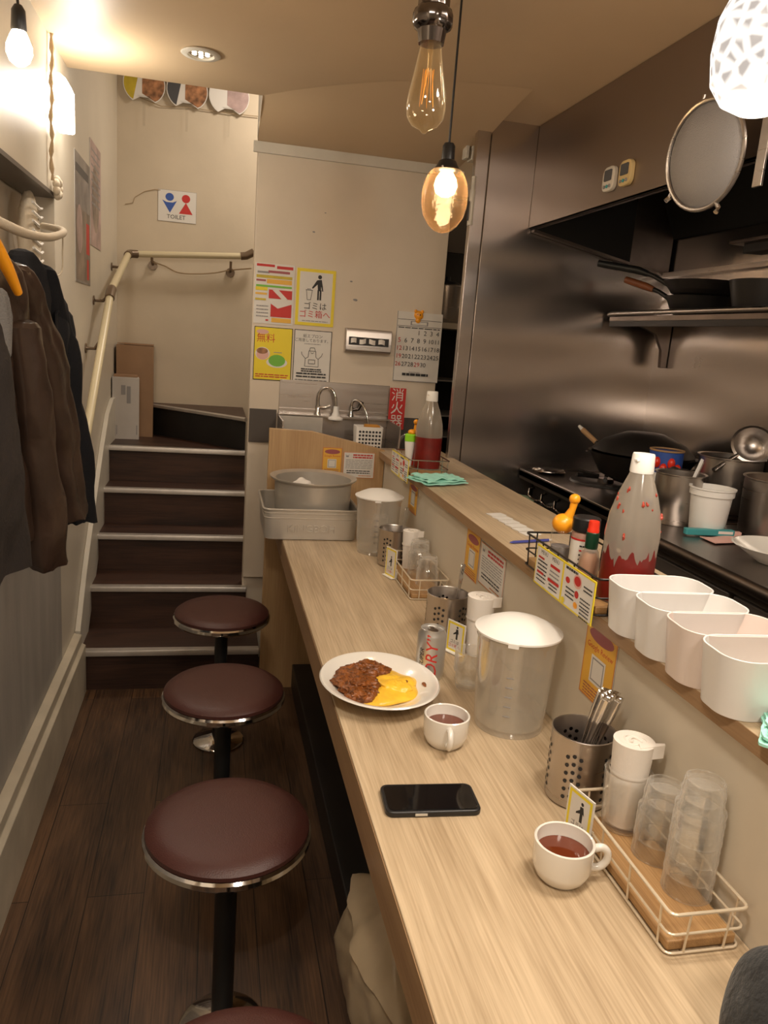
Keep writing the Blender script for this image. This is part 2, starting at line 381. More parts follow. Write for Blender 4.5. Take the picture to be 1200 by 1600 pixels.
def copy_tree(o, loc, label, rz=None, group=None):
    c = o.copy(); COL.objects.link(c); c.location = loc
    if rz is not None: c.rotation_euler = (0, 0, rz)
    c['label'] = label
    if group: c['group'] = group
    def rec(src, dst):
        for ch in list(src.children):
            k = ch.copy(); COL.objects.link(k); k.parent = dst; rec(ch, k)
    rec(o, c); return c
def frame(ex, ey, ez, o=(0, 0, 0)):
    return Matrix(((ex[0], ey[0], ez[0], o[0]), (ex[1], ey[1], ez[1], o[1]), (ex[2], ey[2], ez[2], o[2]), (0, 0, 0, 1)))
# poster frames: local x right, y up, z out of the wall
FACE_CAM = frame((1, 0, 0), (0, 0, 1), (0, -1, 0))      # on a wall that faces -y
FACE_LEFT = frame((0, -1, 0), (0, 0, 1), (-1, 0, 0))    # on a wall that faces -x
FACE_RIGHT = frame((0, 1, 0), (0, 0, 1), (1, 0, 0))     # on a wall that faces +x
def sheet(name, label, cat, F, o, wd, ht, items, base=None, group=None, th=.0012, tilt=0.):
    """flat printed sheet, lower-left corner at o; items are drawn as thin layers on it"""
    M = F.copy() @ Matrix.Rotation(tilt, 4, 'Z'); b = MB()
    b.box((wd/2, ht/2, th/2), (wd, ht, th), base or PAPER, M=M)
    draw(b, items, M, th)
    ob = b.build(name, loc=o, smooth=False)
    return tag(ob, label, cat, group)
def draw(b, items, M, th):
    for k, it in enumerate(items):
        z = th+.0002+.00008*k
        T = Matrix.Translation((0, 0, z))
        if it[0] == 'r': _, x, y, ww, hh, mt = it; b.add([(x, y, 0), (x+ww, y, 0), (x+ww, y+hh, 0), (x, y+hh, 0)], [(0, 1, 2, 3)], mt, M @ T)
        elif it[0] == 'p': b.add([(x, y, 0) for x, y in it[1]], [tuple(range(len(it[1])))], it[2], M @ T)
        elif it[0] == 'd':
            _, x, y, rx, ry, mt = it; b.add([(x+rx*cos(a*pi/10), y+ry*sin(a*pi/10), 0) for a in range(20)], [tuple(range(20))], mt, M @ T)
        elif it[0] == 't':
            _, x, y, sz, st, mt = it; b.text(st, sz, mt, M @ T @ Matrix.Translation((x, y, 0)))
        elif it[0] == 'l':       # rows of unreadable small print
            _, x, y, ww, n, dy, hh, mt = it
            rr = random.Random(int(x*1e4)+n)
            for q in range(n):
                xx = x
                while xx < x+ww*.97:
                    lw = min(ww*rr.uniform(.06, .22), x+ww-xx)
                    b.add([(xx, y-q*dy, 0), (xx+lw, y-q*dy, 0), (xx+lw, y-q*dy+hh, 0), (xx, y-q*dy+hh, 0)], [(0, 1, 2, 3)], mt, M @ T); xx += lw+ww*.02

# ================================================================== THE SETTING
XL, XC, XW, YP, YB = -.52, .262, .706, 3.40, 4.55
H1 = 2.337
b = MB(); b.box((.60, 1.4, -.02), (2.6, 4.2, .04), FLOOR); struct(b.build('floor'))
# left wall with the shallow niche behind the coats
b = MB()
b.box((XL-.05, -.45, 1.55), (.10, 2.1, 3.1), WALLL)
b.box((XL-.05, 3.70, 1.55), (.10, 1.70, 3.1), WALLL)
b.box((XL-.05, 1.725, 2.49), (.10, 2.25, 1.22), WALLL)
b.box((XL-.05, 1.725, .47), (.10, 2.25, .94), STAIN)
b.box((XL-.115, 1.725, 1.41), (.03, 2.25, .94), WALLW)
struct(b.build('wall_left', bevel=.002))
b = MB()
b.box((XL-.044, 1.725, 1.875), (.10, 2.246, .012), TILE)
struct(b.build('trim_1'))
# wall behind the stairs, upper stairwell
b = MB(); b.box((.25, YB+.05, 1.55), (1.56, .10, 3.1), WALL); struct(b.build('wall_back'))
b = MB(); b.box((1.05, 4.23, 1.55), (.10, .74, 3.1), WALL); struct(b.build('wall_stairwell'))
b = MB(); b.box((.25, 3.84, 3.13), (1.56, 1.5, .06), CEIL); struct(b.build('ceiling_stairwell'))
# ceiling over the room, its edge at the stairwell, and the sloping soffit over the poster wall
b = MB()
b.box((.40, .80, H1+.04), (1.84, 4.63, .08), CEIL)
b.box((1.61, .80, H1+.04), (.58, 4.63, .08), CEIL)
b.box((-.185, 3.09, 2.72), (.67, .05, .76), WALL)
struct(b.build('ceiling'))
b = MB()
def sof(u, v):
    tx = .15+.85*u; ty = 3.11-1.02*u+.52*u*u
    k = v*v*(3-2*v)*.5+v*.5
    return (tx, ty*(1-v)+3.41*v, 2.3365-.0965*k)
b.grid(sof, 28, 12, CEIL)
b.add([(.149, 3.10, 2.336), (.149, 3.41, 2.24), (.149, 3.41, 2.42), (.149, 3.10, 2.42)], [(0, 1, 2, 3)], TRIMW)
b.box((.60, 3.13, 2.75), (.90, .05, .70), WALL)
struct(b.build('ceiling_soffit'))
# poster wall beside the stairs
b = MB()
b.box((.570, YP+.05, 1.35), (.83, .10, 1.90), WALLW)
b.box((.570, YP+.06, .20), (.83, .08, .402), WALLW)
b.box((.570, YP+.05, 2.27), (.83, .10, .07), WALLW)
struct(b.build('wall_poster', bevel=.003))
b = MB(); b.box((.570, YP-.006, 2.222), (.87, .014, .042), TRIMW); struct(b.build('trim_2', bevel=.002))
b = MB()
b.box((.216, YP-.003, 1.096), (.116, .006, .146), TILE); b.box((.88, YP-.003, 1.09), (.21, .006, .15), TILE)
struct(b.build('trim_3'))
# store room seen through the gap right of the poster wall
b = MB(); b.box((1.25, 4.0, 1.2), (.05, .9, 2.4), WALLW); b.box((1.6, 3.05, 1.19), (.9, .04, 2.39), WALLW)
struct(b.build('wall_store', smooth=False))
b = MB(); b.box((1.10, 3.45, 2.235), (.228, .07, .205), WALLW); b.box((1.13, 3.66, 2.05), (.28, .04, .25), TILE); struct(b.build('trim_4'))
# steel kitchen walls
b = MB()
b.box((1.41, 3.005, 1.17), (.82, .03, 2.336), STEELW)
b.box((.970, 3.005, 1.17), (.052, .034, 2.336), STEELW)
struct(b.build('wall_kitchen', bevel=.002))
b = MB(); b.box((1.825, 1.0, 1.17), (.04, 4.0, 2.336), STEELW); struct(b.build('wall_right'))
# half wall that carries the ledge, plinth under the counter
b = MB()
b.box((XW+.03, 1.26, .5125), (.06, 3.72, 1.025), NOTCH)
struct(b.build('wall_counter', bevel=.002))
b = MB(); b.box((.535, 1.26, .055), (.34, 3.66, .11), BLACKG); struct(b.build('baseboard_counter', bevel=.004))
# left skirting
b = MB()
b.prism([(XL, 0), (XL+.045, 0), (XL+.045, .205), (XL+.030, .215), (XL+.030, .250), (XL, .257)], -3.10, 1.5, BASEB, Matrix(((1, 0, 0, 0), (0, 0, -1, 0), (0, 1, 0, 0), (0, 0, 0, 1))))
struct(b.build('baseboard_left', bevel=.002))
# the wall behind the photographer
b = MB(); b.box((.65, -1.55, 1.17), (2.5, .1, 2.35), WALL); struct(b.build('wall_front'))

# ================================================================== STAIRCASE
ST = thing('staircase', 'dark wooden stairs with pale metal nosings climbing to the back wall', 'stairs', (-.17, 3.1, 0))
ys = [3.10, 3.395, 3.62, 3.83, 4.02, YB]; rise = .1765
for i in range(5):
    x1 = .222 if i == 0 else .174
    yb_ = YB-.002
    t = MB(); z = rise*(i+1)
    t.box(((XL+.002+x1)/2+.17, (ys[i]+ys[i+1]+(.02 if i < 4 else -.005))/2-3.1, z-.012), (x1-XL-.004, ys[i+1]-ys[i]+(.02 if i < 4 else -.005), .024), TREAD)
    tr = t.build('tread', ST)
    n = MB(); n.prism([(-.004, -.020), (.028, -.004), (.028, .003), (-.006, .003), (-.009, -.003), (-.009, -.020)], XL+.17+.004, x1+.17-.002, NOSE, Matrix(((0, 0, 1, 0), (1, 0, 0, ys[i]-3.1), (0, 1, 0, z), (0, 0, 0, 1))))
    n.build('nosing', tr, bevel=.001)
    t = MB(); t.box(((XL+.002+x1)/2+.17, ys[i]+.022-3.1, z-.012-rise/2), (x1-XL-.004, .018, rise-.024), TREAD); t.build('riser', ST)
# winding step at the top
t = MB(); zt = rise*6
t.prism([(-.36+.17, YB-3.102), (.172+.17, 4.03-3.1), (.172+.17, YB-3.102)], zt-.020, zt, TREAD)
tr = t.build('tread', ST)
n = MB(); n.tube([(-.36+.17, YB-3.11, zt-.012), (.17+.17, 4.026-3.1, zt-.012)], .012, NOSE, 6); n.build('nosing', tr)
t = MB(); t.prism([(-.34+.17, YB-3.103), (.172+.17, 4.05-3.1), (.172+.17, 4.07-3.1), (-.31+.17, YB-3.103)], rise*5, zt-.021, BLACKG); t.build('riser', ST)
# sloping side boards
s_ = MB(); prof = [(3.115, .258), (3.30, .46), (3.60, .72), (3.83, .905), (4.02, 1.04), (4.20, 1.10), (4.45, 1.10), (4.45, .80), (3.62, .40), (3.12, .02)]
s_.prism([(y-3.1, z) for y, z in prof], XL+.17+.001, XL+.17+.022, TRIMW, Matrix(((0, 0, 1, 0), (1, 0, 0, 0), (0, 1, 0, 0), (0, 0, 0, 1))))
lab(s_.build('stringer', ST, bevel=.002), 'cream painted side board')

# ================================================================== COUNTER, END PANEL, LEDGE
CT = thing('counter', 'long light oak dining counter along the half wall, stools in front of it', 'counter', (.484, 1.26, 0))
b = MB(); b.box((0, 0, .7335), (XW-XC-.002, 3.655, .053), OAK); b.build('worktop', CT, bevel=.0015)
b = MB(); b.box((-.2205+.012, 0, .692), (.022, 3.655, .03), OAKE); b.box((-.222, 0, .7185), (.0016, 3.655, .075), OAKE); b.build('edge_band', CT)
for y in (-1.0, .2, 1.3): b = MB(); b.box((.05, y, .684), (.30, .04, .046), BLACKG); b.build('support_bracket', CT)
EP = MB(); EP.prism([(.226, 0), (.226, 1.122), (.40, 1.118), (.675, 1.062), (.704, 1.055), (.704, 0)], -3.125, -3.092, OAKZ, Matrix(((1, 0, 0, 0), (0, 0, -1, 0), (0, 1, 0, 0), (0, 0, 0, 1))))
EP = EP.build('end_panel', bevel=.0015); tag(EP, 'upright oak board closing the far end of the counter', 'panel')
LG = MB(); LG.box((0, 0, 0), (.29, 3.80, .025), OAK); LG.box((-.1455, 0, 0), (.0016, 3.80, .025), OAKE)
LG = LG.build('serving_ledge', loc=(.826, 1.30, 1.0377)); tag(LG, 'raised oak serving ledge on top of the white half wall', 'shelf')

# ================================================================== STOOLS
def make_stool(loc, label):
    t = thing('bar_stool', label, 'stool', loc, 0, 'round counter stools')
    b = MB(); b.lathe([(0, 0), (.092, 0), (.094, .006), (.088, .012), (.04, .020), (.028, .024), (0, .024)], CHROME, 40); lab(b.build('base', t), 'chrome floor disc')
    b = MB(); b.cyl((0, 0, .02), (0, 0, .474), .023, BLACK, seg=24); b.cyl((0, 0, .44), (0, 0, .473), .05, BLACK, r1=.09); b.build('pole', t)
    b = MB(); b.lathe([(0.0, 0.471), (0.15, 0.471), (0.164, 0.475), (0.1705, 0.483), (0.1705, 0.493), (0.166, 0.498), (0.15, 0.497), (0, 0.494)], CHROME, 64); lab(b.build('seat_rim', t), 'chrome ring under the seat')
    b = MB(); b.lathe([(0.0, 0.495), (0.16, 0.495), (0.166, 0.5), (0.1655, 0.508), (0.155, 0.517), (0.135, 0.5225), (0.1, 0.526), (0.05, 0.528), (0, 0.5285)], VINYL, 64); lab(b.build('seat', t), 'brown vinyl cushion')
    return t
s0 = make_stool((.055, 1.425, 0), 'brown round stool with whole seat visible, nearest of the full ones, beside the black phone')
copy_tree(s0, (.054, 2.045, 0), 'brown round stool in the middle, its seat beside the oval plate')
copy_tree(s0, (.054, 2.665, 0), 'brown round stool farthest away, in front of the bottom stair')
copy_tree(s0, (.060, .810, 0), 'brown round stool cut off by the bottom edge of the photo')

# ================================================================== PENDANTS AND LAMPS
def cord(b, z0, z1, r=.003, x=0, y=0): b.tube([(x, y, z0), (x, y, z1)], r, BLK, 8)
def bulb_prof(pts): return pts
# lit egg pendant
t = thing('pendant_lamp', 'lit crackled amber egg shaped pendant hanging on a thin black cord', 'lamp', (.575, 2.057, 1.879))
b = MB(); cord(b, .118, H1-1.879); b.build('cord', t)
b = MB(); b.lathe([(0, .125), (.012, .125), (.016, .118), (.017, .085), (.022, .082), (.028, .070), (.036, .060), (.030, .056), (0, .056)], BLK, 24)
for k in range(3): a = k*2.09; b.tube([(.026*cos(a), .026*sin(a), .066), (.046*cos(a), .046*sin(a), .060)], .003, CHROME, 6)
b.build('socket', t)
b = MB(); b.lathe([(.030, .066), (.046, .052), (.056, .030), (.0605, .004), (.060, -.024), (.053, -.052), (.038, -.076), (.020, -.090), (0, -.095)], EGGG, 40); b.build('glass_shade', t)
b = MB(); b.lathe([(0, .062), (.014, .058), (.026, .040), (.030, .022), (.024, .004), (.010, -.004), (0, -.005)], GLOW, 24); lab(b.build('light_bulb', t), 'glowing bulb')
light('POINT', 'pendant_light', (0, 0, .020), 14, .02, parent=t)
# unlit filament bulb with the chrome socket, nearer
t = thing('pendant_lamp', 'unlit pear shaped clear filament bulb in a black ribbed socket', 'lamp', (.335, 1.362, 1.911))
b = MB(); b.tube([(.006, .010, .19), (.010, .014, H1-1.911)], .004, BLK, 8); b.build('cord', t)
b = MB(); b.lathe([(0, .200), (.018, .200), (.024, .190), (.024, .165), (.026, .160), (.026, .122), (.030, .118), (.033, .110), (.033, .098), (.030, .092), (.024, .088), (.021, .068), (0, .068)], DCHROME, 32, flute=12, fa=.03); b.build('socket', t)
b = MB(); b.lathe([(.017, .070), (.020, .050), (.0255, .020), (.0315, -.010), (.0335, -.028), (.031, -.044), (.022, -.056), (.008, -.062), (.003, -.068), (0, -.068)], AMBER, 36); b.build('glass_bulb', t)
b = MB(); b.cyl((0, 0, .07), (0, 0, .020), .005, AMBER, r1=.003, seg=10)
for k in range(5): a = k*1.257; b.tube([(.006*cos(a), .006*sin(a), .03), (.012*cos(a), .012*sin(a), -.025), (.009*cos(a+.6), .009*sin(a+.6), .03)], .0006, ORG, 5)
b.build('filament', t)
# large white glowing pendant top right
t = thing('pendant_lamp', 'large bright white patterned globe pendant cut off by the top right corner', 'lamp', (.619, .885, 1.862))
b = MB(); cord(b, .11, H1-1.862); b.build('cord', t)
b = MB(); b.lathe([(0, .12), (.018, .12), (.022, .075), (0, .075)], BLK, 24); b.build('socket', t)
SHADEP, _t, _b = node_mat('white_lace_shade')
_b.inputs['Base Color'].default_value = (.06, .055, .05, 1); _b.inputs['Roughness'].default_value = .3
_v = _t.nodes.new('ShaderNodeTexVoronoi'); _v.feature = 'DISTANCE_TO_EDGE'; _v.inputs['Scale'].default_value = 58; _tc = _t.nodes.new('ShaderNodeTexCoord'); _t.links.new(_tc.outputs['Object'], _v.inputs['Vector'])
_r = _t.nodes.new('ShaderNodeValToRGB'); _r.color_ramp.elements[0].position = .02; _r.color_ramp.elements[0].color = (1, .94, .86, 1); _r.color_ramp.elements[1].position = .30; _r.color_ramp.elements[1].color = (.30, .27, .25, 1)
_t.links.new(_v.outputs['Distance'], _r.inputs[0]); _t.links.new(_r.outputs[0], _b.inputs['Emission Color']); _b.inputs['Emission Strength'].default_value = 1.05
b = MB(); b.lathe([(.022, .085), (.042, .068), (.056, .035), (.059, -.002), (.055, -.035), (.041, -.056), (.020, -.067), (0, -.070)], SHADEP, 48); b.build('glass_shade', t)
light('POINT', 'pendant_light', (0, 0, -.10), 8.0, .05, parent=t)
# small lit bulb left
t = thing('pendant_lamp', 'small lit bulb in a black socket hanging near the left wall above the coats', 'lamp', (-.42, 1.943, 2.052))
b = MB(); b.tube([(0, 0, .07), (-.004, 0, .12), (.008, .02, H1-2.052)], .003, BLK, 8); b.build('cord', t)
b = MB(); b.lathe([(0, .078), (.008, .076), (.014, .066), (.016, .030), (.014, .026), (0, .026)], BLK, 24); b.build('socket', t)
b = MB(); b.lathe([(.012, .030), (.018, .018), (.026, -.002), (.0265, -.016), (.020, -.032), (.008, -.041), (0, -.042)], GLOW, 32); lab(b.build('glass_bulb', t), 'glowing bulb')
light('POINT', 'bulb_light', (.05, 0, -.02), 1.2, .03, parent=t)
# wall sconce
t = thing('wall_sconce', 'bright white rounded sconce on the left wall above the wall prints', 'lamp', (XL, 2.83, 2.15))
b = MB(); b.box((.005, 0, 0), (.010, .06, .08), WHITE); b.build('back_plate', t)
b = MB(); n = 16; vs = []
pr = [(.012, -.075), (.060, -.075), (.060, .045), (.050, .066), (.034, .078), (.012, .080)]
for x, z in pr: vs += [(x, -.055, z), (x, .055, z)]
fs = [(2*i, 2*i+1, 2*i+3, 2*i+2) for i in range(5)]+[(10, 11, 1, 0), tuple(range(0, 12, 2)), tuple(range(11, 0, -2))]
b.add(vs, fs, GLOWS); lab(b.build('lamp_shade', t, bevel=.006), 'glowing white shade')
light('POINT', 'sconce_light', (.10, 0, .02), 3.4, .05, color=(1, .93, .82), parent=t)
# downlight
t = thing('ceiling_light', 'small round recessed downlight in the ceiling near the stairwell', 'lamp', (-.064, 2.757, H1))
b = MB(); b.lathe([(.040, -.001), (.060, -.001), (.062, -.004), (.058, -.007), (.042, -.008), (.038, -.004), (.040, -.001)], TRIMW, 40); b.build('trim_ring', t)
b = MB(); b.lathe([(.042, -.003), (.030, -.0025), (.012, -.002), (0, -.002)], CHROME, 30); b.build('reflector', t)
b = MB()
for k in range(4): b.blob((.020*cos(k*1.57), .020*sin(k*1.57), -.005), (.008, .006, .003), GLOWD, nu=10, nv=6)
lab(b.build('led', t), 'small glowing points')
light('SPOT', 'downlight_beam', (0, 0, -.02), 6, .03, parent=t, spot=110)

# ================================================================== POSTER WALL
F = FACE_CAM; YF = YP-.0008
IT = [('r', .006, .232, .075, .010, REDP), ('r', .09, .226, .068, .012, REDP), ('r', .01, .205, .05, .008, GREYP), ('r', .055, .208, .09, .010, MAUVE), ('r', .006, .186, .15, .012, OLDP),
      ('r', .05, .165, .105, .018, YELC), ('r', .006, .172, .04, .008, MAUVE), ('r', .006, .150, .15, .008, GREEN), ('r', .004, .135, .05, .014, YELP), ('r', .06, .105, .098, .036, REDP),
      ('p', [(.075, .14), (.12, .10), (.14, .105), (.10, .142)], PAPER), ('r', .004, .118, .048, .008, YELC), ('r', .004, .095, .045, .008, OLDP), ('r', .07, .030, .088, .055, REDP),
      ('p', [(.06, .09), (.10, .065), (.155, .085), (.155, .095)], PAPER), ('r', .075, .008, .083, .018, YELC), ('l', .01, .07, .05, 4, .014, .004, GREYP), ('r', .05, .012, .012, .006, REDP)]
def sleeve(w_, h_): return None
P = []
o = sheet('poster', 'glossy red yellow and white notice, upper left of the four on the wall', 'poster', F, (.160, YF, 1.531), .166, .246, IT, group='posters beside the sink')
P = [('r', 0, 0, .166, .234, YELP), ('r', .013, .013, .140, .208, PAPER), ('d', .098, .203, .0085, .0085, INK), ('p', [(.088, .190), (.106, .193), (.112, .165), (.115, .145), (.110, .145), (.105, .165), (.105, .145), (.092, .145), (.089, .172), (.070, .153), (.066, .157), (.084, .186)], INK),
     ('r', .090, .108, .0075, .042, INK), ('r', .100, .108, .0075, .042, INK),
     ('p', [(.040, .148), (.070, .148), (.070, .1455), (.040, .1455)], INK), ('p', [(.042, .146), (.044, .146), (.049, .106), (.047, .106)], INK), ('p', [(.067, .146), (.069, .146), (.063, .106), (.061, .106)], INK), ('r', .048, .106, .014, .002, INK), ('r', .046, .150, .016, .002, INK),
     ('t', .083, .080, .034, 'ゴミは', INK), ('t', .083, .046, .034, 'ゴミ箱へ', REDP), ('l', .03, .018, .11, 1, .01, .003, GREYP)]
sheet('poster', 'yellow bordered notice of a figure dropping litter in a bin, upper right of the four', 'poster', F, (.335, YF, 1.537), .166, .234, P, group='posters beside the sink')
P = [('r', 0, 0, .163, .224, INK), ('r', .003, .003, .157, .218, YELP), ('d', .035, .203, .026, .010, PINK), ('t', .050, .175, .040, '無料', REDP), ('d', .038, .112, .031, .027, PAPER), ('d', .038, .108, .026, .022, PINK), ('d', .036, .123, .024, .013, FOODP),
     ('d', .100, .077, .045, .022, PAPER), ('d', .100, .085, .036, .025, GREEN), ('r', .085, .118, .035, .003, GREYP), ('l', .01, .022, .14, 2, .009, .004, REDP)]
sheet('poster', 'yellow poster with a pink bowl and green food, lower left of the four', 'poster', F, (.166, YF, 1.294), .163, .224, P, group='posters beside the sink')
ap = []
def line(pts, w_, mt):
    for (x0, y0), (x1, y1) in zip(pts, pts[1:]):
        d = Vector((x1-x0, y1-y0)); n_ = Vector((-d.y, d.x)).normalized()*w_/2
        ap.append(('p', [(x0+n_.x, y0+n_.y), (x0-n_.x, y0-n_.y), (x1-n_.x, y1-n_.y), (x1+n_.x, y1+n_.y)], mt))
line([(.050, .072), (.110, .072), (.108, .105), (.098, .112), (.096, .138), (.066, .138), (.064, .112), (.052, .105), (.050, .072)], .0022, INK)
line([(.068, .138), (.072, .152), (.090, .152), (.094, .138)], .002, INK); line([(.066, .084), (.094, .084), (.094, .101), (.066, .101), (.066, .084)], .0022, INK)
line([(.052, .105), (.036, .122), (.034, .133)], .002, INK); line([(.108, .105), (.122, .120), (.126, .132)], .002, INK); line([(.074, .132), (.080, .127), (.087, .132)], .0018, INK)
P = [('r', 0, 0, .163, .226, INK), ('r', .003, .003, .157, .220, PAPER), ('t', .080, .200, .017, '紙エプロン', INK), ('t', .080, .182, .0155, 'ご用意しております。', INK), ('l', .045, .166, .07, 1, .01, .003, GREYP)]+ap+[('l', .035, .058, .09, 2, .009, .005, INK), ('l', .015, .038, .13, 2, .013, .006, INK), ('l', .010, .012, .14, 2, .006, .003, INK)]
sheet('poster', 'white notice with an apron drawing, lower right of the four on the wall', 'poster', F, (.336, YF, 1.292), .163, .226, P, group='posters beside the sink')
# calendar
t = thing('wall_calendar', 'white month calendar with large black and red dates on the wall', 'calendar', (.782, YF, 1.328))
W_, H_ = .207, .302
P = [('r', .004, .268, .199, .002, INK), ('r', .004, .240, .199, .002, INK), ('r', .062, .246, .080, .018, GREYP), ('r', .068, .249, .068, .012, PAPER), ('l', .008, .232, .19, 1, .01, .004, INK), ('r', 0, 0, .207, .003, GREYP), ('r', 0, 0, .0025, .302, GREYP)]
dd = 1
for row in range(5):
    for col in range(7):
        if row == 0 and col < 3: continue
        if dd > 30: continue
        P.append(('t', .017+.0288*col, .213-.0345*row, .029 if dd < 10 else .027, str(dd), REDP if (col == 0 or dd == 29) else INK)); dd += 1
P += [('l', .07, .040, .05, 1, .01, .003, GREYP), ('l', .04, .026, .12, 1, .01, .011, INK)]
b = MB(); b.box((W_/2, H_/2, .003), (W_, H_, .006), PAPER, M=F); draw(b, P, F, .006); b.build('pages', t, smooth=False)
t = thing('magnet_clip', 'orange animal shaped clip on top of the calendar', 'clip', (.878, YF-.008, 1.618))
b = MB(); b.blob((0, 0, 0), (.021, .007, .019), ORG, .15, 60); b.blob((-.015, 0, .016), (.007, .006, .008), ORG, nu=12, nv=8); b.blob((.015, 0, .016), (.007, .006, .008), ORG, nu=12, nv=8); b.blob((-.002, 0, -.022), (.012, .006, .012), ORG); b.build('body', t)
b = MB(); b.blob((.004, -.007, .002), (.003, .002, .003), INK, nu=8, nv=6); b.blob((-.007, -.007, .004), (.002, .002, .002), INK, nu=8, nv=6); b.build('eye', t)
# extinguisher sign
P = [('r', 0, 0, .074, .184, REDP), ('t', .037, .150, .060, '消', PAPER), ('t', .037, .092, .060, '火', PAPER), ('t', .037, .034, .060, '器', PAPER)]
sheet('fire_extinguisher_sign', 'red upright plate with white characters below the calendar', 'sign', F, (.769, YP-.030, 1.113), .074, .184, P, base=PINK)
# paper towel dispenser
t = thing('paper_towel_dispenser', 'grey metal paper towel dispenser between the posters and the calendar', 'dispenser', (.655, YP, 1.490))
b = MB(); b.prism([(0, -.050), (.035, -.050), (.045, -.042), (.045, .036), (.040, .050), (0, .050)], -.101, .101, STEEL, Matrix(((0, 0, 1, 0), (-1, 0, 0, 0), (0, 1, 0, 0), (0, 0, 0, 1)))); b.build('case', t, bevel=.002)
b = MB(); b.box((0, -.046, -.002), (.176, .003, .034), BLACKG); b.build('slot', t)
b = MB(); b.grid(lambda u, v: (-.080+.160*u, -.049-.003*sin(u*24), -.012+.020*v+.003*sin(u*17)), 40, 4, TISSUE); b.build('paper_towel', t)
# marks on the wall
for x, z, s_, w_ in ((.567, 1.735, .006, 'right of the litter notice, upper of two'), (.590, 1.66, .010, 'above the paper towel dispenser'), (.44, 2.0, .004, 'highest of the marks'), (.395, 1.92, .006, 'just above the posters')):
    b = MB(); b.blob((0, 0, 0), (s_, .0015, s_*.5), GREYP, .4, 90, 10, 6); tag(b.build('wall_scuff', loc=(x, YP-.0005, z)), 'small dark scuff on the cream wall, '+w_, 'mark', 'scuffs on the poster wall')
# small junction box and door holder at the steel corner
t = thing('junction_box', 'cream electric box at the ceiling left of the steel wall', 'box', (1.00, 3.16, 2.270))
b = MB(); b.box((0, 0, 0), (.058, .06, .10), TRIMW); b.build('case', t, bevel=.003)
b = MB(); b.box((-.045, 0, -.01), (.014, .05, .07), TRIMW); b.build('side_cover', t, bevel=.002)
t = thing('door_latch', 'cream latch hanging on the left edge of the steel wall', 'latch', (.948, 3.00, 2.02))
b = MB(); b.rbox((0, 0, 0), (.018, .03, .13), .008, TRIMW); b.rbox((-.002, -.006, .085), (.014, .02, .05), .006, TRIMW); b.tube([(-.014, -.01, -.05), (-.014, -.01, .02)], .003, BLK, 6); b.build('body', t)

# ================================================================== SINK CORNER
t = thing('wall_sink', 'steel sink with backsplash under the posters, behind the oak end panel', 'sink', (.527, YP, 0))
b = MB(); b.box((0, -.006, 1.16), (.488, .008, .284), STEEL); b.box((0, -.014, 1.175), (.488, .012, .012), STEEL); b.build('backsplash', t, bevel=.001)
b = MB()
b.box((-.245, -.14, .98), (.006, .25, .34), STEEL); b.box((.245, -.14, .98), (.006, .25, .34), STEEL); b.box((0, -.27, .93), (.494, .006, .24), STEEL)
b.box((0, -.14, .83), (.49, .26, .006), STEELD); b.box((0, -.035, 1.155), (.494, .05, .006), STEEL); b.box((-.15, -.058, 1.09), (.19, .004, .13), ALU)
b.build('basin', t)
t = thing('tap', 'curved chrome tap with a round white spray head, left of the two over the sink', 'tap', (.452, YP-.03, 1.158), group='taps over the sink')
b = MB(); b.lathe([(0, 0), (.014, 0), (.014, .004), (.010, .010), (.009, .045), (0, .045)], CHROME, 20); b.tube([(0, 0, .035), (.03, -.004, .035), (.052, -.006, .045)], .007, CHROME, 10)
b.build('body', t)
b = MB(); b.stube([(0, 0, .04), (.0, -.002, .085), (.012, -.010, .112), (.034, -.018, .122), (.056, -.026, .112), (.070, -.032, .082), (.074, -.034, .045)], .006, CHROME, 10); b.build('spout', t)
b = MB(); b.lathe([(0, .045), (.012, .045), (.013, .02), (.018, .010), (.018, .004), (.033, -.006), (.033, -.012), (.02, -.017), (0, -.017)], WHITE, 24, c=(.075, -.036, 0)); lab(b.build('spray_head', t), 'white round spray head')
t = thing('tap', 'smaller chrome tap with a thin bent spout beside the red sign', 'tap', (.600, YP-.03, 1.158), group='taps over the sink')
b = MB(); b.lathe([(0, 0), (.012, 0), (.012, .004), (.009, .010), (.008, .045), (0, .045)], CHROME, 20); b.tube([(0, 0, .032), (.03, -.004, .035), (.045, -.006, .07)], [.007, .007, .010], DCHROME, 10); b.build('body', t)
b = MB(); b.stube([(0, 0, .04), (.004, -.004, .066), (.022, -.014, .075), (.045, -.03, .055), (.062, -.042, .02), (.072, -.05, -.025)], .005, CHROME, 10); b.build('spout', t)
t = thing('sponge_basket', 'white plastic basket full of round holes at the right side of the sink', 'basket', (.640, YP-.24, 1.045))
b = MB(); b.rbox((0, 0, .05), (.115, .085, .10), .010, WHITE, wall=.003, taper=.93)
for i in range(7):
    for j in range(5): b.cyl((-.042+.014*i, -.0432+.0004*j*-1, .018+.0155*j), (-.042+.014*i, -.0400, .018+.0155*j), .0048, INK, seg=8)
b.build('body', t)
b = MB(); b.box((.015, 0, .096), (.06, .05, .02), pm('orange_sponge', (.55, .25, .04), .9)); b.build('sponge', t, bevel=.003)
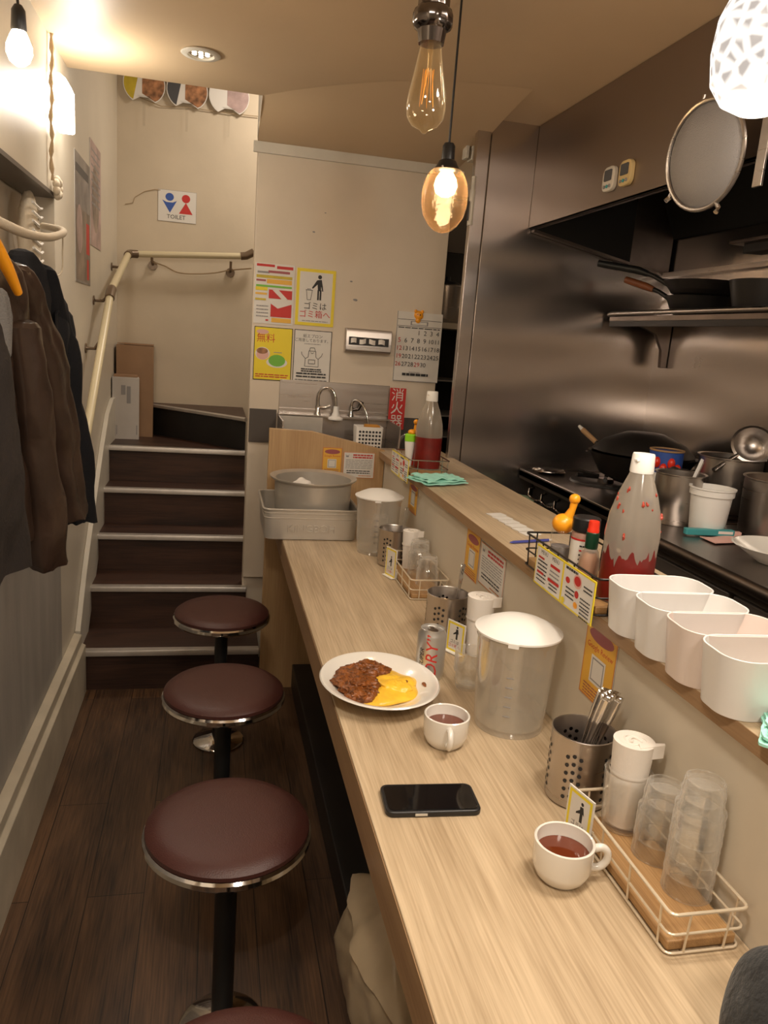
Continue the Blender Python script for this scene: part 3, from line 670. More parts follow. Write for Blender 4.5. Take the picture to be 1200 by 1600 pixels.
# storage shelves in the gap
t = thing('storage_shelf', 'dark storage shelving seen in the gap left of the steel wall', 'shelf', (1.13, 3.68, 0))
b = MB()
for z in (1.07, 1.17, 1.335): b.box((0, 0, z), (.28, .30, .006), GREYP)
b.box((0, 0, 1.588), (.28, .30, .026), TRIMW); b.build('shelf_board', t)
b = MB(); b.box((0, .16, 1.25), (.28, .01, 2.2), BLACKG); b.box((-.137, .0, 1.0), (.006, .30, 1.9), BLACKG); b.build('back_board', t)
t = thing('steel_pot', 'tall steel pot on the shelf in the gap right of the calendar', 'pot', (1.075, 3.66, 1.601))
b = MB(); b.lathe([(0, 0), (.07, 0), (.074, .006), (.074, .17), (.078, .175), (.072, .175), (.070, .01), (0, .008)], STEEL, 32); b.build('body', t)
b = MB(); b.lathe([(.078, .176), (.05, .190), (.012, .196), (.012, .215), (0, .216)], BLK, 24); b.build('lid', t)

# ================================================================== STAIRWELL THINGS
P = [('r', 0, 0, .2, .16, GREYP), ('r', .0015, .0015, .197, .157, PAPER), ('d', .060, .125, .022, .020, BLUEP), ('p', [(.022, .108), (.044, .098), (.076, .098), (.098, .108), (.062, .045)], BLUEP), ('d', .145, .123, .022, .021, REDP), ('p', [(.145, .103), (.109, .045), (.181, .045)], REDP), ('t', .095, .025, .030, 'TOILET', INK)]
sheet('toilet_sign', 'white sign with a blue and a red figure on the wall above the stairs', 'sign', FACE_CAM, (-.312, YB-.001, 2.036), .2, .16, P)
cols = [('fan_gold', OLDP, FOODP, 'round paper fan half gold and half food photo, leftmost on the string above the stairs'),
        ('b', DARKPR, FOODP, 'round paper fan half black and half brown photo, middle one above the stairs'),
        ('c', PAPER, PHOTOP, 'round paper fan mostly white with a pink print, rightmost on the string above the stairs')]
for k, (_, c1, c2, lb) in enumerate(cols):
    t = thing('paper_fan', lb, 'fan', (-.385+.215*k, YB-.02, 2.69), group='paper fans above the stairs')
    b = MB(); n = 28
    pts = [(.105*cos(a), .098*sin(a)) for a in [(-pi*.32)+(pi*1.64)*i/n for i in range(n+1)]]+[(-.02, -.062), (.02, -.062)]
    b.prism(pts, 0, .002, PAPER, FACE_CAM)
    L_ = [p for p in pts if p[0] <= -.012]; 
    up_ = [(x*.96, max(y, -.080)*.96) for x, y in pts[:n+1]]
    b.add([(x, y, .0025) for x, y in [p for p in up_ if p[0] <= -.01]], [tuple(range(len([p for p in up_ if p[0] <= -.01])))], c1, FACE_CAM)
    rr = [p for p in up_ if p[0] > -.01]
    rr = [p for p in rr if p[1] >= 0][:] + [(-.01, .09), (-.01, -.045)] + [p for p in rr if p[1] < 0]
    b.add([(x, y, .0028) for x, y in rr], [tuple(range(len(rr)))], c2, FACE_CAM)
    b.build('fan_sheet', t)
    b = MB(); b.prism([(-.035, -.055), (.035, -.055), (.012, -.085), (.007, -.10), (.006, -.20), (-.006, -.20), (-.007, -.10), (-.012, -.085)], .003, .006, PLAST, FACE_CAM); b.build('handle', t)
b = MB(); b.tube([(-.50, YB-.012, 2.79), (-.47, YB-.010, 2.665), (-.40, YB-.010, 2.625), (-.30, YB-.010, 2.60), (-.17, YB-.010, 2.612), (.045, YB-.010, 2.61), (.20, YB-.010, 2.615)], .0022, ROPE, 6)
tag(b.build('hanging_string'), 'thin brown string carrying the three paper fans', 'string')
b = MB(); b.tube([(-.48, YB-.003, 2.10), (-.44, YB-.003, 2.11), (-.43, YB-.003, 2.14), (-.38, YB-.003, 2.175), (-.33, YB-.003, 2.19), (-.30, YB-.003, 2.19)], .0018, ROPE, 6)
tag(b.build('cable'), 'thin cable crossing the back wall towards the toilet sign', 'cable')
# handrail
t = thing('handrail', 'cream handrail rising beside the stairs and running along the back wall', 'handrail', (-.45, 2.92, 1.02))
o_ = Vector((-.45, 2.92, 1.02))
def hp(*p): return [Vector(q)-o_ for q in p]
b = MB(); b.tube(hp((-.45, 2.93, 1.03), (-.45, 3.27, 1.29), (-.45, 3.68, 1.600)), .0165, RAIL, 16); b.tube(hp((-.45, 3.72, 1.625), (-.45, 4.42, 1.835)), .0165, RAIL, 16)
b.tube(hp((-.43, 4.475, 1.845), (.145, 4.475, 1.888)), .0165, RAIL, 16); lab(b.build('rail', t), 'cream plastic rail')
b = MB(); b.blob(tuple(hp((-.45, 2.922, 1.018))[0]), (.021, .022, .021), BRACK, nu=18, nv=12); b.build('end_cap', t)
b = MB(); b.tube(hp((-.45, 3.66, 1.588), (-.45, 3.70, 1.615), (-.45, 3.74, 1.630)), .021, BRACK, 16); b.build('joint', t)
b = MB(); b.tube(hp((-.45, 4.40, 1.830), (-.448, 4.455, 1.843), (-.41, 4.476, 1.846)), .021, BRACK, 16); b.build('joint', t)
b = MB(); b.tube(hp((.13, 4.475, 1.887), (.16, 4.475, 1.892), (.20, 4.475, 1.915)), .021, BRACK, 16); b.build('joint', t)
for p, q in (((-.45, 3.45, 1.425), (-.515, 3.45, 1.375)), ((-.45, 3.70, 1.61), (-.515, 3.68, 1.575)), ((-.45, 4.30, 1.80), (-.515, 4.30, 1.76))):
    b = MB(); b.tube(hp(p, ((p[0]+q[0])/2, p[1], q[2]), q), .007, BRACK, 8); b.cyl(tuple(hp(q)[0]), tuple(hp((XL+.001, q[1], q[2]))[0]), .02, BRACK); b.build('bracket', t)
for x in (-.335, .078):
    b = MB(); b.tube(hp((x, 4.475, 1.855), (x, 4.48, 1.815), (x, 4.54, 1.805)), .007, BRACK, 8); b.cyl(tuple(hp((x, 4.535, 1.80))[0]), tuple(hp((x, YB-.001, 1.80))[0]), .024, BRACK); b.build('bracket', t)
b = MB(); b.stube([(-.33, 4.50, 1.815), (-.27, 4.50, 1.80), (-.20, 4.50, 1.773), (-.10, 4.50, 1.775), (.0, 4.50, 1.79), (.075, 4.50, 1.81), (.19, 4.50, 1.83)], .0035, ROPE, 6); HR = [o for o in COL.objects if o.name == 'handrail'][0]; b.v = [tuple(Vector(p)-o_) for p in b.v]; b.build('cord', HR)
# boxes
t = thing('cardboard_box', 'tall greyish white carton with grey print standing on the stair landing', 'box', (-.452, 4.33, .8825), .12)
b = MB(); b.box((0, 0, .162), (.135, .10, .324), CARDW); b.box((.0, .01, .331), (.12, .05, .012), CARD)
for x, z, w_, h_ in ((-.012, .26, .022, .05), (.015, .235, .020, .09), (-.054, .045, .006, .06), (-.045, .05, .004, .05), (.056, .05, .005, .05)): b.box((x, -.0503, z), (w_, .001, h_), GREYP)
b.build('carton', t, bevel=.001)
t = thing('cardboard_box', 'taller brown cardboard box standing behind the white carton', 'box', (-.415, 4.46, .8825), .05)
b = MB(); b.box((0, 0, .245), (.19, .13, .49), CARD); b.build('body', t, bevel=.001)
b = MB(); b.box((.02, -.02, .494), (.15, .09, .003), CARD); b.prism([(-.09, -.05), (.095, -.06), (.095, .06), (-.06, .05)], .495, .499, CARD); b.build('flap', t)
# prints on the left wall
P = [('r', 0, 0, .36, .47, SMOKE), ('r', .01, .01, .34, .27, PHOTO), ('r', .26, .12, .08, .12, REDP), ('r', .27, .02, .05, .08, REDP), ('d', .10, .20, .07, .09, PHOTOP), ('r', .02, .40, .30, .03, DARKPR)]
sheet('wall_print', 'glossy grey and brown photo print on the left wall, nearer of the two', 'poster', FACE_RIGHT, (XL+.001, 3.225, 1.63), .36, .47, P, group='prints on the left wall')
P = [('r', 0, 0, .31, .42, PHOTOP), ('d', .15, .2, .10, .14, PHOTO), ('l', .03, .38, .25, 8, .03, .008, GREYP)]
sheet('wall_print', 'paler pinkish print farther along the left wall towards the handrail', 'poster', FACE_RIGHT, (XL+.001, 3.60, 1.80), .31, .42, P, group='prints on the left wall')
t = thing('light_switch', 'small cream switch plate on the left wall behind the coats', 'switch', (XL, 3.05, 1.37))
b = MB(); b.box((.004, 0, 0), (.008, .07, .12), TRIMW); b.build('plate', t, bevel=.002)
b = MB(); b.box((.010, 0, 0), (.004, .025, .04), WHITE); b.build('rocker', t)
# rope with rosette, wooden lace bag, rope rail in the niche
t = thing('decorative_rope', 'knotted beige rope with a rosette hanging down the left wall beside the sconce', 'rope', (XL+.008, 2.76, 1.90))
b = MB(); pts = [(.004+.002*sin(k*.9), -.01+.05*(1-k/30)**2-.002*k/30, .51-.50*k/30) for k in range(31)]; b.tube(pts, [.0055+.0025*sin(k*2.1) for k in range(31)], ROPE, 8); b.build('rope', t)
b = MB()
for k in range(7): a = k*.9; b.blob((.012, .035+.022*cos(a), -.005+.022*sin(a)), (.012, .015, .015), LACE, .2, 50, 12, 8, k)
b.build('rosette', t)
b = MB(); b.stube([(XL+.02, 1.35, 1.70), (-.43, 1.52, 1.675), (-.40, 1.70, 1.662), (-.395, 1.87, 1.664), (-.398, 2.10, 1.682), (-.405, 2.31, 1.712), (-.43, 2.46, 1.735), (-.48, 2.56, 1.75), (XL+.004, 2.64, 1.76)], .010, LACE, 12); tag(b.build('coat_rail'), 'curved cream rope wrapped rail above the coats', 'rail')
b = MB(); b.stube([(-.425, 2.44, 1.72), (-.43, 2.46, 1.68), (-.43, 2.44, 1.62), (-.45, 2.38, 1.60), (-.49, 2.30, 1.575), (-.50, 2.22, 1.56)], .0022, LACE, 6); tag(b.build('wire_hook'), 'thin cream wire loop hanging from the end of the coat rail', 'hook')
t = thing('lace_purse', 'cream beaded lace hanging inside the niche behind the coats', 'bag', (XL-.040, 2.66, 1.72))
b = MB(); b.blob((0, 0, 0), (.028, .085, .14), LACE, .12, 30)
for k in range(8): b.tube([(.026, -.07, .10-.026*k), (.032, .0, .09-.026*k), (.024, .07, .10-.026*k)], .004, WHITE, 6)
b.build('body', t)
sheet('wall_print', 'dark grey photo print standing in the niche at the left edge', 'poster', FACE_RIGHT, (XL-.098, 2.00, 1.30), .46, .54, [('r', .03, .03, .14, .48, SMOKE), ('r', .22, .03, .20, .48, PAPER)], base=SMOKE)

# ================================================================== COATS
def garment(b, rows, mat, th=.035, folds=5, amp=.10, seed=0, nseg=44):
    """rows: (z, y centre, x centre, half width along the hanging plane)"""
    rows = [tuple(r)+(1.0,)*(5-len(r)) for r in rows]
    r0 = rows[0]; rows = [(r0[0]+.016, r0[1], r0[2], r0[3]*.25, r0[4]*.3), (r0[0]+.010, r0[1], r0[2], r0[3]*.75, r0[4]*.75)]+rows
    nseg = 64
    vs = []; fs = []; d = Vector((.21, .978, 0)); n_ = Vector((.978, -.21, 0)); R_ = []
    for j in range(len(rows)-1):
        for q in range(8):
            f = q/8; R_.append([rows[j][k]*(1-f)+rows[j+1][k]*f for k in range(len(rows[0]))])
    R_.append(list(rows[-1]))
    for j, r in enumerate(R_):
        z, yc, xc, hw = r[:4]; tt = th*(r[4] if len(r) > 4 else 1)
        g = j/len(R_)
        for i in range(nseg):
            a = 2*pi*i/nseg; fold = 1+amp*(.25+g)*sin(folds*a+seed+g*2.2)*1.6+.10*noise.noise(Vector((cos(a)*2, sin(a)*2, z*7+seed)))
            p = Vector((xc, yc, z))+d*(hw*cos(a))+n_*(tt*sin(a)*fold)
            p += (d*cos(a)*.5+n_*sin(a))*(.016*noise.noise(Vector((p.x*9+seed, p.y*9, p.z*6)))+.008*noise.noise(Vector((p.x*26, p.y*26+seed, p.z*15))))*min(1, g*4)
            p.z += .016*noise.noise(Vector((cos(a)*2, seed+sin(a)*2, 3.3)))*g
            vs.append(p)
    for j in range(len(R_)-1): fs += [(j*nseg+i, j*nseg+(i+1) % nseg, (j+1)*nseg+(i+1) % nseg, (j+1)*nseg+i) for i in range(nseg)]
    fs += [tuple(range(nseg)), tuple(range((len(R_)-1)*nseg, len(R_)*nseg))]
    b.add(vs, fs, mat); return b
t = thing('coat', 'navy black wool coat hanging behind the brown leather coat, nearest the stairs', 'coat', (0, 0, 0))
b = MB(); garment(b, [(1.625, 1.99, -.435, .045, .7), (1.60, 2.0, -.43, .065, .9), (1.53, 2.02, -.43, .10), (1.42, 2.04, -.43, .12), (1.20, 2.06, -.43, .13), (.95, 2.08, -.43, .14)], NAVY, .04); b.build('body', t)
b = MB(); garment(b, [(1.60, 2.03, -.415, .030, .9), (1.53, 2.10, -.405, .05), (1.44, 2.15, -.395, .045), (1.20, 2.24, -.385, .050), (.93, 2.33, -.37, .055), (.915, 2.33, -.37, .050)], NAVY, .045, folds=3, seed=2); b.build('sleeve', t)
b = MB(); garment(b, [(1.50, 2.10, -.37, .05, .5), (1.45, 2.11, -.368, .058, .5), (1.40, 2.125, -.366, .05, .3)], NAVY, .02, seed=4); b.build('epaulette', t)
t = thing('coat', 'dark brown leather coat with a long hanging sleeve, in the middle of the coats', 'coat', (0, 0, 0))
b = MB(); garment(b, [(1.60, 1.66, -.43, .04, .7), (1.575, 1.67, -.425, .07, .9), (1.50, 1.70, -.42, .11), (1.35, 1.72, -.415, .13), (1.15, 1.74, -.41, .15), (1.02, 1.75, -.41, .16)], LEATHER, .045, seed=1); b.build('body', t)
b = MB(); garment(b, [(1.58, 1.74, -.40, .035, .9), (1.50, 1.82, -.385, .050), (1.38, 1.90, -.37, .055), (1.20, 1.97, -.36, .055), (1.02, 2.02, -.35, .055), (1.00, 2.022, -.35, .05)], LEATHER, .045, folds=3, seed=5); b.build('sleeve', t)
b = MB(); garment(b, [(1.47, 1.68, -.365, .04, .8), (1.30, 1.72, -.36, .05), (1.10, 1.77, -.355, .05), (.955, 1.80, -.352, .052), (.94, 1.805, -.352, .048)], LEATHER, .040, folds=3, seed=8); b.build('sleeve', t)
t = thing('coat', 'dark grey brown cotton coat at the left edge of the photo', 'coat', (0, 0, 0))
b = MB(); garment(b, [(1.56, 1.26, -.40, .04, .7), (1.54, 1.28, -.395, .09, .9), (1.47, 1.31, -.39, .14), (1.30, 1.33, -.385, .155), (1.15, 1.34, -.38, .165), (1.045, 1.345, -.38, .17)], DENIM, .045, seed=3); b.build('body', t)
b = MB(); garment(b, [(1.52, 1.41, -.345, .03, .8), (1.49, 1.415, -.344, .035, .8), (1.43, 1.42, -.343, .03, .6)], pm('knit_trim', (.16, .15, .14), .9, bump=.8, bscale=200, bstretch=(1, 1, 4)), .015, seed=4); lab(b.build('collar', t), 'ribbed lighter grey collar')
t = thing('coat_hanger', 'orange coat hanger above the left coat', 'hanger', (-.385, 1.50, 1.59))
b = MB(); b.stube([(-.02, -.10, -.02), (-.005, -.03, .035), (0, .02, .036), (.012, .08, -.01), (.02, .13, -.055)], [.010, .013, .013, .012, .008], ORG, 12); b.tube([(0, -.01, .04), (-.005, -.01, .07), (-.04, 0, .085)], .0025, CHROME, 8); b.build('hanger_arm', t)

# ================================================================== UNDER THE COUNTER
t = thing('bin_bag', 'crumpled cream plastic bin bag standing under the counter near the bottom of the photo', 'bag', (.392, 1.27, .11))
b = MB()
def bagfn(u, v):
    a = 2*pi*u; z = .275*v
    r = (.58+.42*sin(min(1, v*1.25)*pi*.62+.5)) if v < .8 else (.92-.62*((v-.8)/.2)**1.3)
    k = r*(1+.09*sin(7*a+5*v+3*noise.noise(Vector((cos(a)*1.5, sin(a)*1.5, v*2))))+.06*abs(noise.noise(Vector((cos(a)*3.5, sin(a)*3.5, v*2+4))))+.10*noise.noise(Vector((cos(a)*2.2, sin(a)*2.2, v*3)))+.05*noise.noise(Vector((cos(a)*6, sin(a)*6, v*9))))
    return (.098*k*cos(a), .235*k*sin(a), z)
b.grid(bagfn, 72, 30, BAG); b.build('bag', t)
b = MB(); b.blob((0, 0, .272), (.03, .06, .02), BAG, .3, 30); b.build('knot', t)

# ================================================================== KITCHEN
# hood
t = thing('range_hood', 'large brown steel extraction hood over the kitchen, dark unlit inside', 'hood', (1.185, 1.2, 1.962))
b = MB(); b.box((.005, 0, .1865), (.010, 3.575, .373), HOODM); b.box((.012, 0, .004), (.024, 3.575, .008), STEELD); b.build('front_panel', t, bevel=.001)
b = MB(); b.add([(.012, 1.785, 0), (.61, 1.785, -.118), (.61, 1.785, -.128), (.012, 1.785, -.010), (.012, 1.755, 0), (.61, 1.755, -.118), (.61, 1.755, -.128), (.012, 1.755, -.010)], [(0, 1, 2, 3), (4, 7, 6, 5), (0, 4, 5, 1), (3, 2, 6, 7), (0, 3, 7, 4), (1, 5, 6, 2)], STEELD)
b.box((.602, 0, -.120), (.035, 3.575, .018), STEEL); b.build('drip_edge', t)
b = MB(); LIN = pm('unlit_black', (.008, .007, .006), .85); b.add([(.011, -1.78, .01), (.011, 1.785, .01), (.20, 1.785, .26), (.20, -1.78, .26), (.50, 1.785, .26), (.50, -1.78, .26), (.608, 1.785, .02), (.608, -1.78, .02)], [(0, 1, 2, 3), (3, 2, 4, 5), (5, 4, 6, 7)], LIN); b.add([(.012, 1.752, .0), (.43, 1.752, -.083), (.43, 1.752, .26), (.20, 1.752, .26), (.012, 1.752, .012)], [(0, 1, 2, 3, 4)], LIN); b.add([(.43, 1.752, -.083), (.608, 1.752, -.118), (.608, 1.752, .02), (.50, 1.752, .26), (.43, 1.752, .26)], [(0, 1, 2, 3, 4)], STEELD)  # panels coloured black for the unlit hood interior, steel at the lit corner
lab(b.build('inner_shade_panels', t, smooth=False), 'greasy inner faces coloured black for the unlit interior')
b = MB(); b.box((.55, -.25, -.055), (.11, 2.95, .012), STEELD, M=None); b.box((.56, -.25, -.075), (.07, 2.87, .030), BLACKG); b.build('grease_tray', t, bevel=.002)
# timers
def timer(y, lb, yellow):
    t = thing('kitchen_timer', lb, 'timer', (1.178, y, 2.036), group='timers on the hood')
    b = MB(); b.rbox((0, 0, 0), (.072, .072, .014), .022, TRIMW if not yellow else pm('yellowed_plastic', (.62, .47, .22), .4), M=FACE_LEFT @ Matrix.Rotation(0, 4, 'Z')); b.build('case', t, bevel=.002)
    b = MB(); b.rbox((0, .010, .0085), (.044, .032, .003), .004, DARKPR, M=FACE_LEFT)
    lab(b.build('display', t), 'dark display')
    b = MB()
    for k in (-1, 0, 1): b.cyl((.017*k, -.022, .007), (.017*k, -.022, .0105), .005, GREYP if k else TEAL, seg=12, M=FACE_LEFT)
    b.build('button', t)
timer(2.345, 'white square kitchen timer on the hood, left of the pair', False)
timer(2.245, 'kitchen timer with a yellowed edge on the hood, right of the pair', True)
# hanging skimmer
t = thing('skimmer', 'large round fine mesh skimmer hanging in front of the hood', 'skimmer', (1.125, 1.775, 1.985), 0, rot=(0, radians(-6), radians(10)))
SK = Matrix(((0, 0, -1, 0), (1, 0, 0, 0), (0, 1, 0, 0), (0, 0, 0, 1)))
b = MB(); b.lathe([(.118, -.006), (.100, .008), (.06, .018), (0, .022), ], MESH, 56, M=SK); b.lathe([(.118, -.004), (.100, .0095), (.06, .0195), (0, .0235)], MESH, 56, M=SK); b.build('mesh_bowl', t)
b = MB(); b.tube([(-.0, .121*cos(a*pi/24), .121*sin(a*pi/24)) for a in range(48)], .0055, STEEL, 8, closed=True); b.build('rim', t)
for a in (-.62, -2.0):
    b = MB(); b.tube([(0, .120*cos(a), .120*sin(a)), (.004, .136*cos(a), .136*sin(a)), (-.006, .140*cos(a), .140*sin(a)-.006)], .006, CHROME, 8); b.build('hook', t)
b = MB(); b.tube([(0, -.018, .118), (.008, -.020, .16), (.01, -.022, .22)], .004, STEEL, 8); b.tube([(0, .018, .118), (.004, .017, .135)], .004, STEEL, 8); b.build('handle', t)
t = thing('hanging_rail', 'thin steel bracket rail holding the skimmer on the hood', 'rail', (1.155, 1.60, 1.95))
b = MB(); b.box((0, .0, .09), (.006, .030, .30), STEEL); b.box((0.01, .0, .24), (.030, .03, .006), STEEL); b.build('bar', t, bevel=.001)
b = MB(); b.tube([(0, .0, .235), (-.02, .08, .235), (-.025, .16, .225)], .004, STEEL, 8); b.build('hook', t)
# shelf with pans
t = thing('wall_shelf', 'greasy metal wall shelf with a tubular front rail holding black pans', 'shelf', (1.685, 2.28, 1.665))
b = MB(); b.box((0, 0, -.012), (.24, 1.36, .018), STEELD); b.box((-.115, 0, -.022), (.006, 1.36, .040), BLACKG); b.build('shelf_board', t, bevel=.001)
b = MB(); b.tube([(-.10, .68, .000), (-.122, .685, .006), (-.125, .66, .008), (-.125, -.66, .008)], .009, STEEL, 12); b.build('front_rail', t)
b = MB(); b.prism([(.118, -.02), (-.06, -.02), (.05, -.06), (.085, -.12), (.090, -.19), (.118, -.19)], .60, .62, STEELD, Matrix(((1, 0, 0, 0), (0, 0, 1, 0), (0, 1, 0, 0), (0, 0, 0, 1)))); b.build('wall_bracket', t, bevel=.002)
def pan(loc, rz, lb, r, hm, name='frying_pan', hl=.20, h=.045):
    t = thing(name, lb, 'pan', loc, rz)
    b = MB(); b.lathe([(0, .002), (r*.72, 0), (r*.80, .004), (r, h), (r+.003, h), (r*.82, .009), (0, .007)], BLACKG, 44); b.build('pan_body', t)
    b = MB(); b.tube([(r*.93, 0, h*.8), (r+.05, 0, h+.02), (r+.08, 0, h+.03)], [.010, .008, .009], BLACKG, 10); b.tube([(r+.075, 0, h+.028), (r+.11, 0, h+.04), (r+hl, 0, h+.065)], [.011, .014, .013], hm, 12); b.build('handle', t)
    return t
pan((1.70, 2.55, 1.668), radians(118), 'black frying pan with a brown wooden handle on the wall shelf', .125, WOODH, h=.065)
pan((1.665, 2.50, 1.735), radians(128), 'black frying pan with a black handle, lying topmost on the shelf', .135, BLACK, hl=.27, h=.045)
pan((1.69, 2.20, 1.668), radians(-80), 'deep black pan farther right on the wall shelf', .115, BLACK, h=.10)
# range
t = thing('gas_range', 'greasy dark steel gas range top against the steel walls', 'stove', (1.53, 2.53, 0))
b = MB(); b.box((0, 0, 1.000), (.54, .90, .035), STEELD); b.box((-.263, 0, 1.008), (.014, .90, .030), STEEL); b.build('cooktop', t, bevel=.002)
b = MB(); b.box((.03, 0, .58), (.46, .90, .80), BLACKG); b.build('body', t)
b = MB(); b.tube([(-.330, -.45, .90), (-.330, .42, .90)], .017, STEEL, 12); b.tube([(-.330, .30, .90), (-.20, .30, .90)], .010, STEEL, 8); b.tube([(-.330, -.35, .90), (-.20, -.35, .90)], .010, STEEL, 8); b.build('front_pipe', t)
for y in (.20, -.18):
    b = MB(); b.lathe([(.14, 1.0175), (.135, 1.024), (.10, 1.022), (.06, 1.019), (0, 1.019)], BLACKG, 36, c=(-.01, y, 0))
    for k in range(6):
        a = k*pi/3; b.box((-.01+.085*cos(a), y+.085*sin(a), 1.034), (.10, .014, .020), BLACKG, rz=a) if False else b.tube([(-.01+.035*cos(a), y+.035*sin(a), 1.040), (-.01+.125*cos(a), y+.125*sin(a), 1.046)], .008, BLACKG, 6)
    b.cyl((-.01, y, 1.018), (-.01, y, 1.036), .032, STEELD); b.build('burner', t)
for k in range(5):
    b = MB(); y0 = .30-.12*k; b.tube([(-.262, y0, .97), (-.285, y0-.01, .965), (-.295, y0-.03, .945), (-.280, y0-.055, .93), (-.262, y0-.06, .93)], .005, CHROME, 8); b.build('gas_tap', t)
b = MB(); b.blob((0, 0, 0), (.05, .07, .012), RIND, .5, 28, 28, 12, 3); b.blob((-.03, -.09, -.003), (.028, .05, .008), RIND, .5, 28, 20, 10, 5); tag(b.build('kitchen_rag', loc=(1.20, 2.80, .930)), 'dull green rag lying over the pipe at the front of the range', 'cloth')
b = MB(); b.blob((0, 0, 0), (.065, .05, .012), FOIL, .5, 35, 30, 12, 2); tag(b.build('crumpled_foil', loc=(1.36, 2.90, 1.029)), 'crumpled shiny foil on the far left corner of the range', 'foil')
t = thing('wok', 'big black wok on the range with a pale tipped wooden handle', 'pan', (1.585, 2.60, 1.045), radians(118))
b = MB(); b.lathe([(0, .004), (.08, 0), (.15, .03), (.197, .11), (.20, .112), (.188, .108), (.145, .036), (.06, .008), (0, .010)], BLACKG, 48); b.lathe([(0, .195), (.07, .190), (.15, .155), (.188, .118), (.1, .11), (0, .11)], BLACKG, 40); b.build('wok_body', t)
b = MB(); b.tube([(.16, 0, .095), (.22, 0, .13)], .009, BLACKG, 8); b.tube([(.21, 0, .125), (.28, 0, .165)], [.010, .011], WOODL, 10); b.tube([(.278, 0, .164), (.30, 0, .178)], [.009, .006], PAPER, 10); lab(b.build('handle', t), 'wooden handle with a pale tip')
# cold table at the right
t = thing('kitchen_counter', 'steel topped kitchen counter with dark vented doors behind the ledge', 'counter', (1.52, 1.08, 0))
b = MB(); b.box((0, 0, 1.000), (.56, 1.96, .035), pm('worn_worktop_steel', (.33, .30, .28), .32, 1, rvar=.1, scale=5)); b.cyl((-.275, -.98, 1.0), (-.275, .98, 1.0), .0175, STEELD, seg=14); b.build('worktop', t)
b = MB(); b.box((.02, 0, .54), (.50, 1.95, .86), BLACKG); b.build('cabinet_body', t)
for k, y in enumerate((.74, .28, -.20, -.68)):
    b = MB(); b.box((-.240, y, .80), (.022, .44, .30), TILE); d_ = b.build('door', t, bevel=.003)
    b = MB(); b.box((-.254, y, .90), (.008, .34, .018), BLACK); b.build('handle', d_)
b = MB(); b.box((-.235, 0, .962), (.016, 1.94, .020), TILE)
for k in range(3): b.box((-.2535, .80, .895-.020*k), (.004, .20, .007), BLACK)
b.build('vent', t)
# pots
def pot(loc, lb, r, h, content=None, name='steel_pot', mat=STEEL, lip=.006, group=None):
    t = thing(name, lb, 'pot', loc, group=group)
    b = MB(); b.lathe([(0, 0), (r*.93, 0), (r*.97, .004), (r, h*.7), (r, h), (r+lip, h+.003), (r+lip, h+.006), (r-.003, h+.004), (r-.004, .01), (0, .008)], mat, 48); b.build('pot_body', t)
    if content: b = MB(); b.lathe([(r-.0045, h*.80), (0, h*.80)], content, 40); b.build('contents', t)
    return t
pot((1.405, 2.075, 1.0185), 'medium steel pot behind the sauce bottle, leftmost of the pots', .072, .150)
pot((1.665, 1.93, 1.0185), 'large steel pot with amber broth at the right edge of the kitchen', .118, .165, BROTH)
pot((1.672, 2.21, 1.0185), 'wide steel pot farther back behind the white tub', .10, .19, BLACKG)
t = thing('plastic_tub', 'tall white plastic tub standing on the kitchen counter', 'tub', (1.435, 1.955, 1.0185))
b = MB(); b.lathe([(0, 0), (.047, 0), (.049, .003), (.058, .112), (.0625, .113), (.063, .130), (.066, .132), (.066, .136), (.060, .136), (.046, .006), (0, .005)], WHITE, 44); b.build('body', t)
t = thing('food_can', 'blue tin can with a red tomato picture among the pots', 'can', (1.52, 2.345, 1.0185))
b = MB(); b.lathe([(0, 0), (.056, 0), (.056, .185), (0, .185)], BLUEP, 36); b.lathe([(.0565, .02), (.0565, .115)], PAPER, 36); b.lathe([(.052, .186), (.058, .187), (.058, .192), (.050, .192), (.050, .188)], WOODL, 36); b.build('tin', t)
b = MB()
for k in range(7): a = pi+.5+(k-3)*.42; b.blob((.0572*cos(a), .0572*sin(a), .140+.02*((k % 2)-.5)), (.013, .013, .019), REDC, nu=12, nv=8)
b.build('tomato_picture', t)
t = thing('utensil_pot', 'pot of stacked dark utensils between the can and the large pot', 'pot', (1.49, 2.185, 1.0185))
b = MB(); b.lathe([(0, 0), (.06, 0), (.06, .12), (.064, .123), (.057, .123), (.055, .01), (0, .01)], STEEL, 36)
b.build('body', t)
for k in range(6):
    b = MB(); a = k*1.1; b.blob((.032*cos(a), .032*sin(a), .128+.006*(k % 3)), (.022, .016, .014), BLACKG if k % 2 else STEEL, .3, 40, 14, 8, k); b.build('scrubber', t)
t = thing('tongs', 'pale handled tongs leaning in the leftmost pot', 'tongs', (1.42, 2.06, 1.10), rot=(radians(-8), radians(24), 0))
b = MB(); b.box((0, 0, .05), (.010, .004, .16), WHITE); b.box((.008, .004, .05), (.010, .004, .15), STEEL); b.build('arm', t, bevel=.001)
t = thing('ladle', 'shiny steel ladle and strainer lying tilted over the pots', 'ladle', (1.70, 2.155, 1.262), rot=(radians(38), radians(-52), radians(15)))
b = MB(); b.lathe([(0, -.05), (.03, -.044), (.052, -.020), (.060, 0), (.066, .002), (.058, .004), (.048, -.018), (.028, -.040), (0, -.045)], STEEL, 40); b.build('bowl', t)
b = MB(); b.tube([(-.055, .02, .0), (-.10, .035, .02), (-.15, .05, .025)], [.006, .007, .009], STEEL, 10); b.build('handle', t)
t = thing('ladle', 'steel ladle handle standing in the large pot of broth', 'ladle', (1.66, 1.90, 1.16), rot=(radians(-10), radians(20), 0))
b = MB(); b.box((0, 0, .035), (.018, .004, .11), STEEL); b.build('handle', t, bevel=.001); b = MB(); b.blob((0, 0, -.02), (.03, .03, .015), STEEL); b.build('bowl', t)
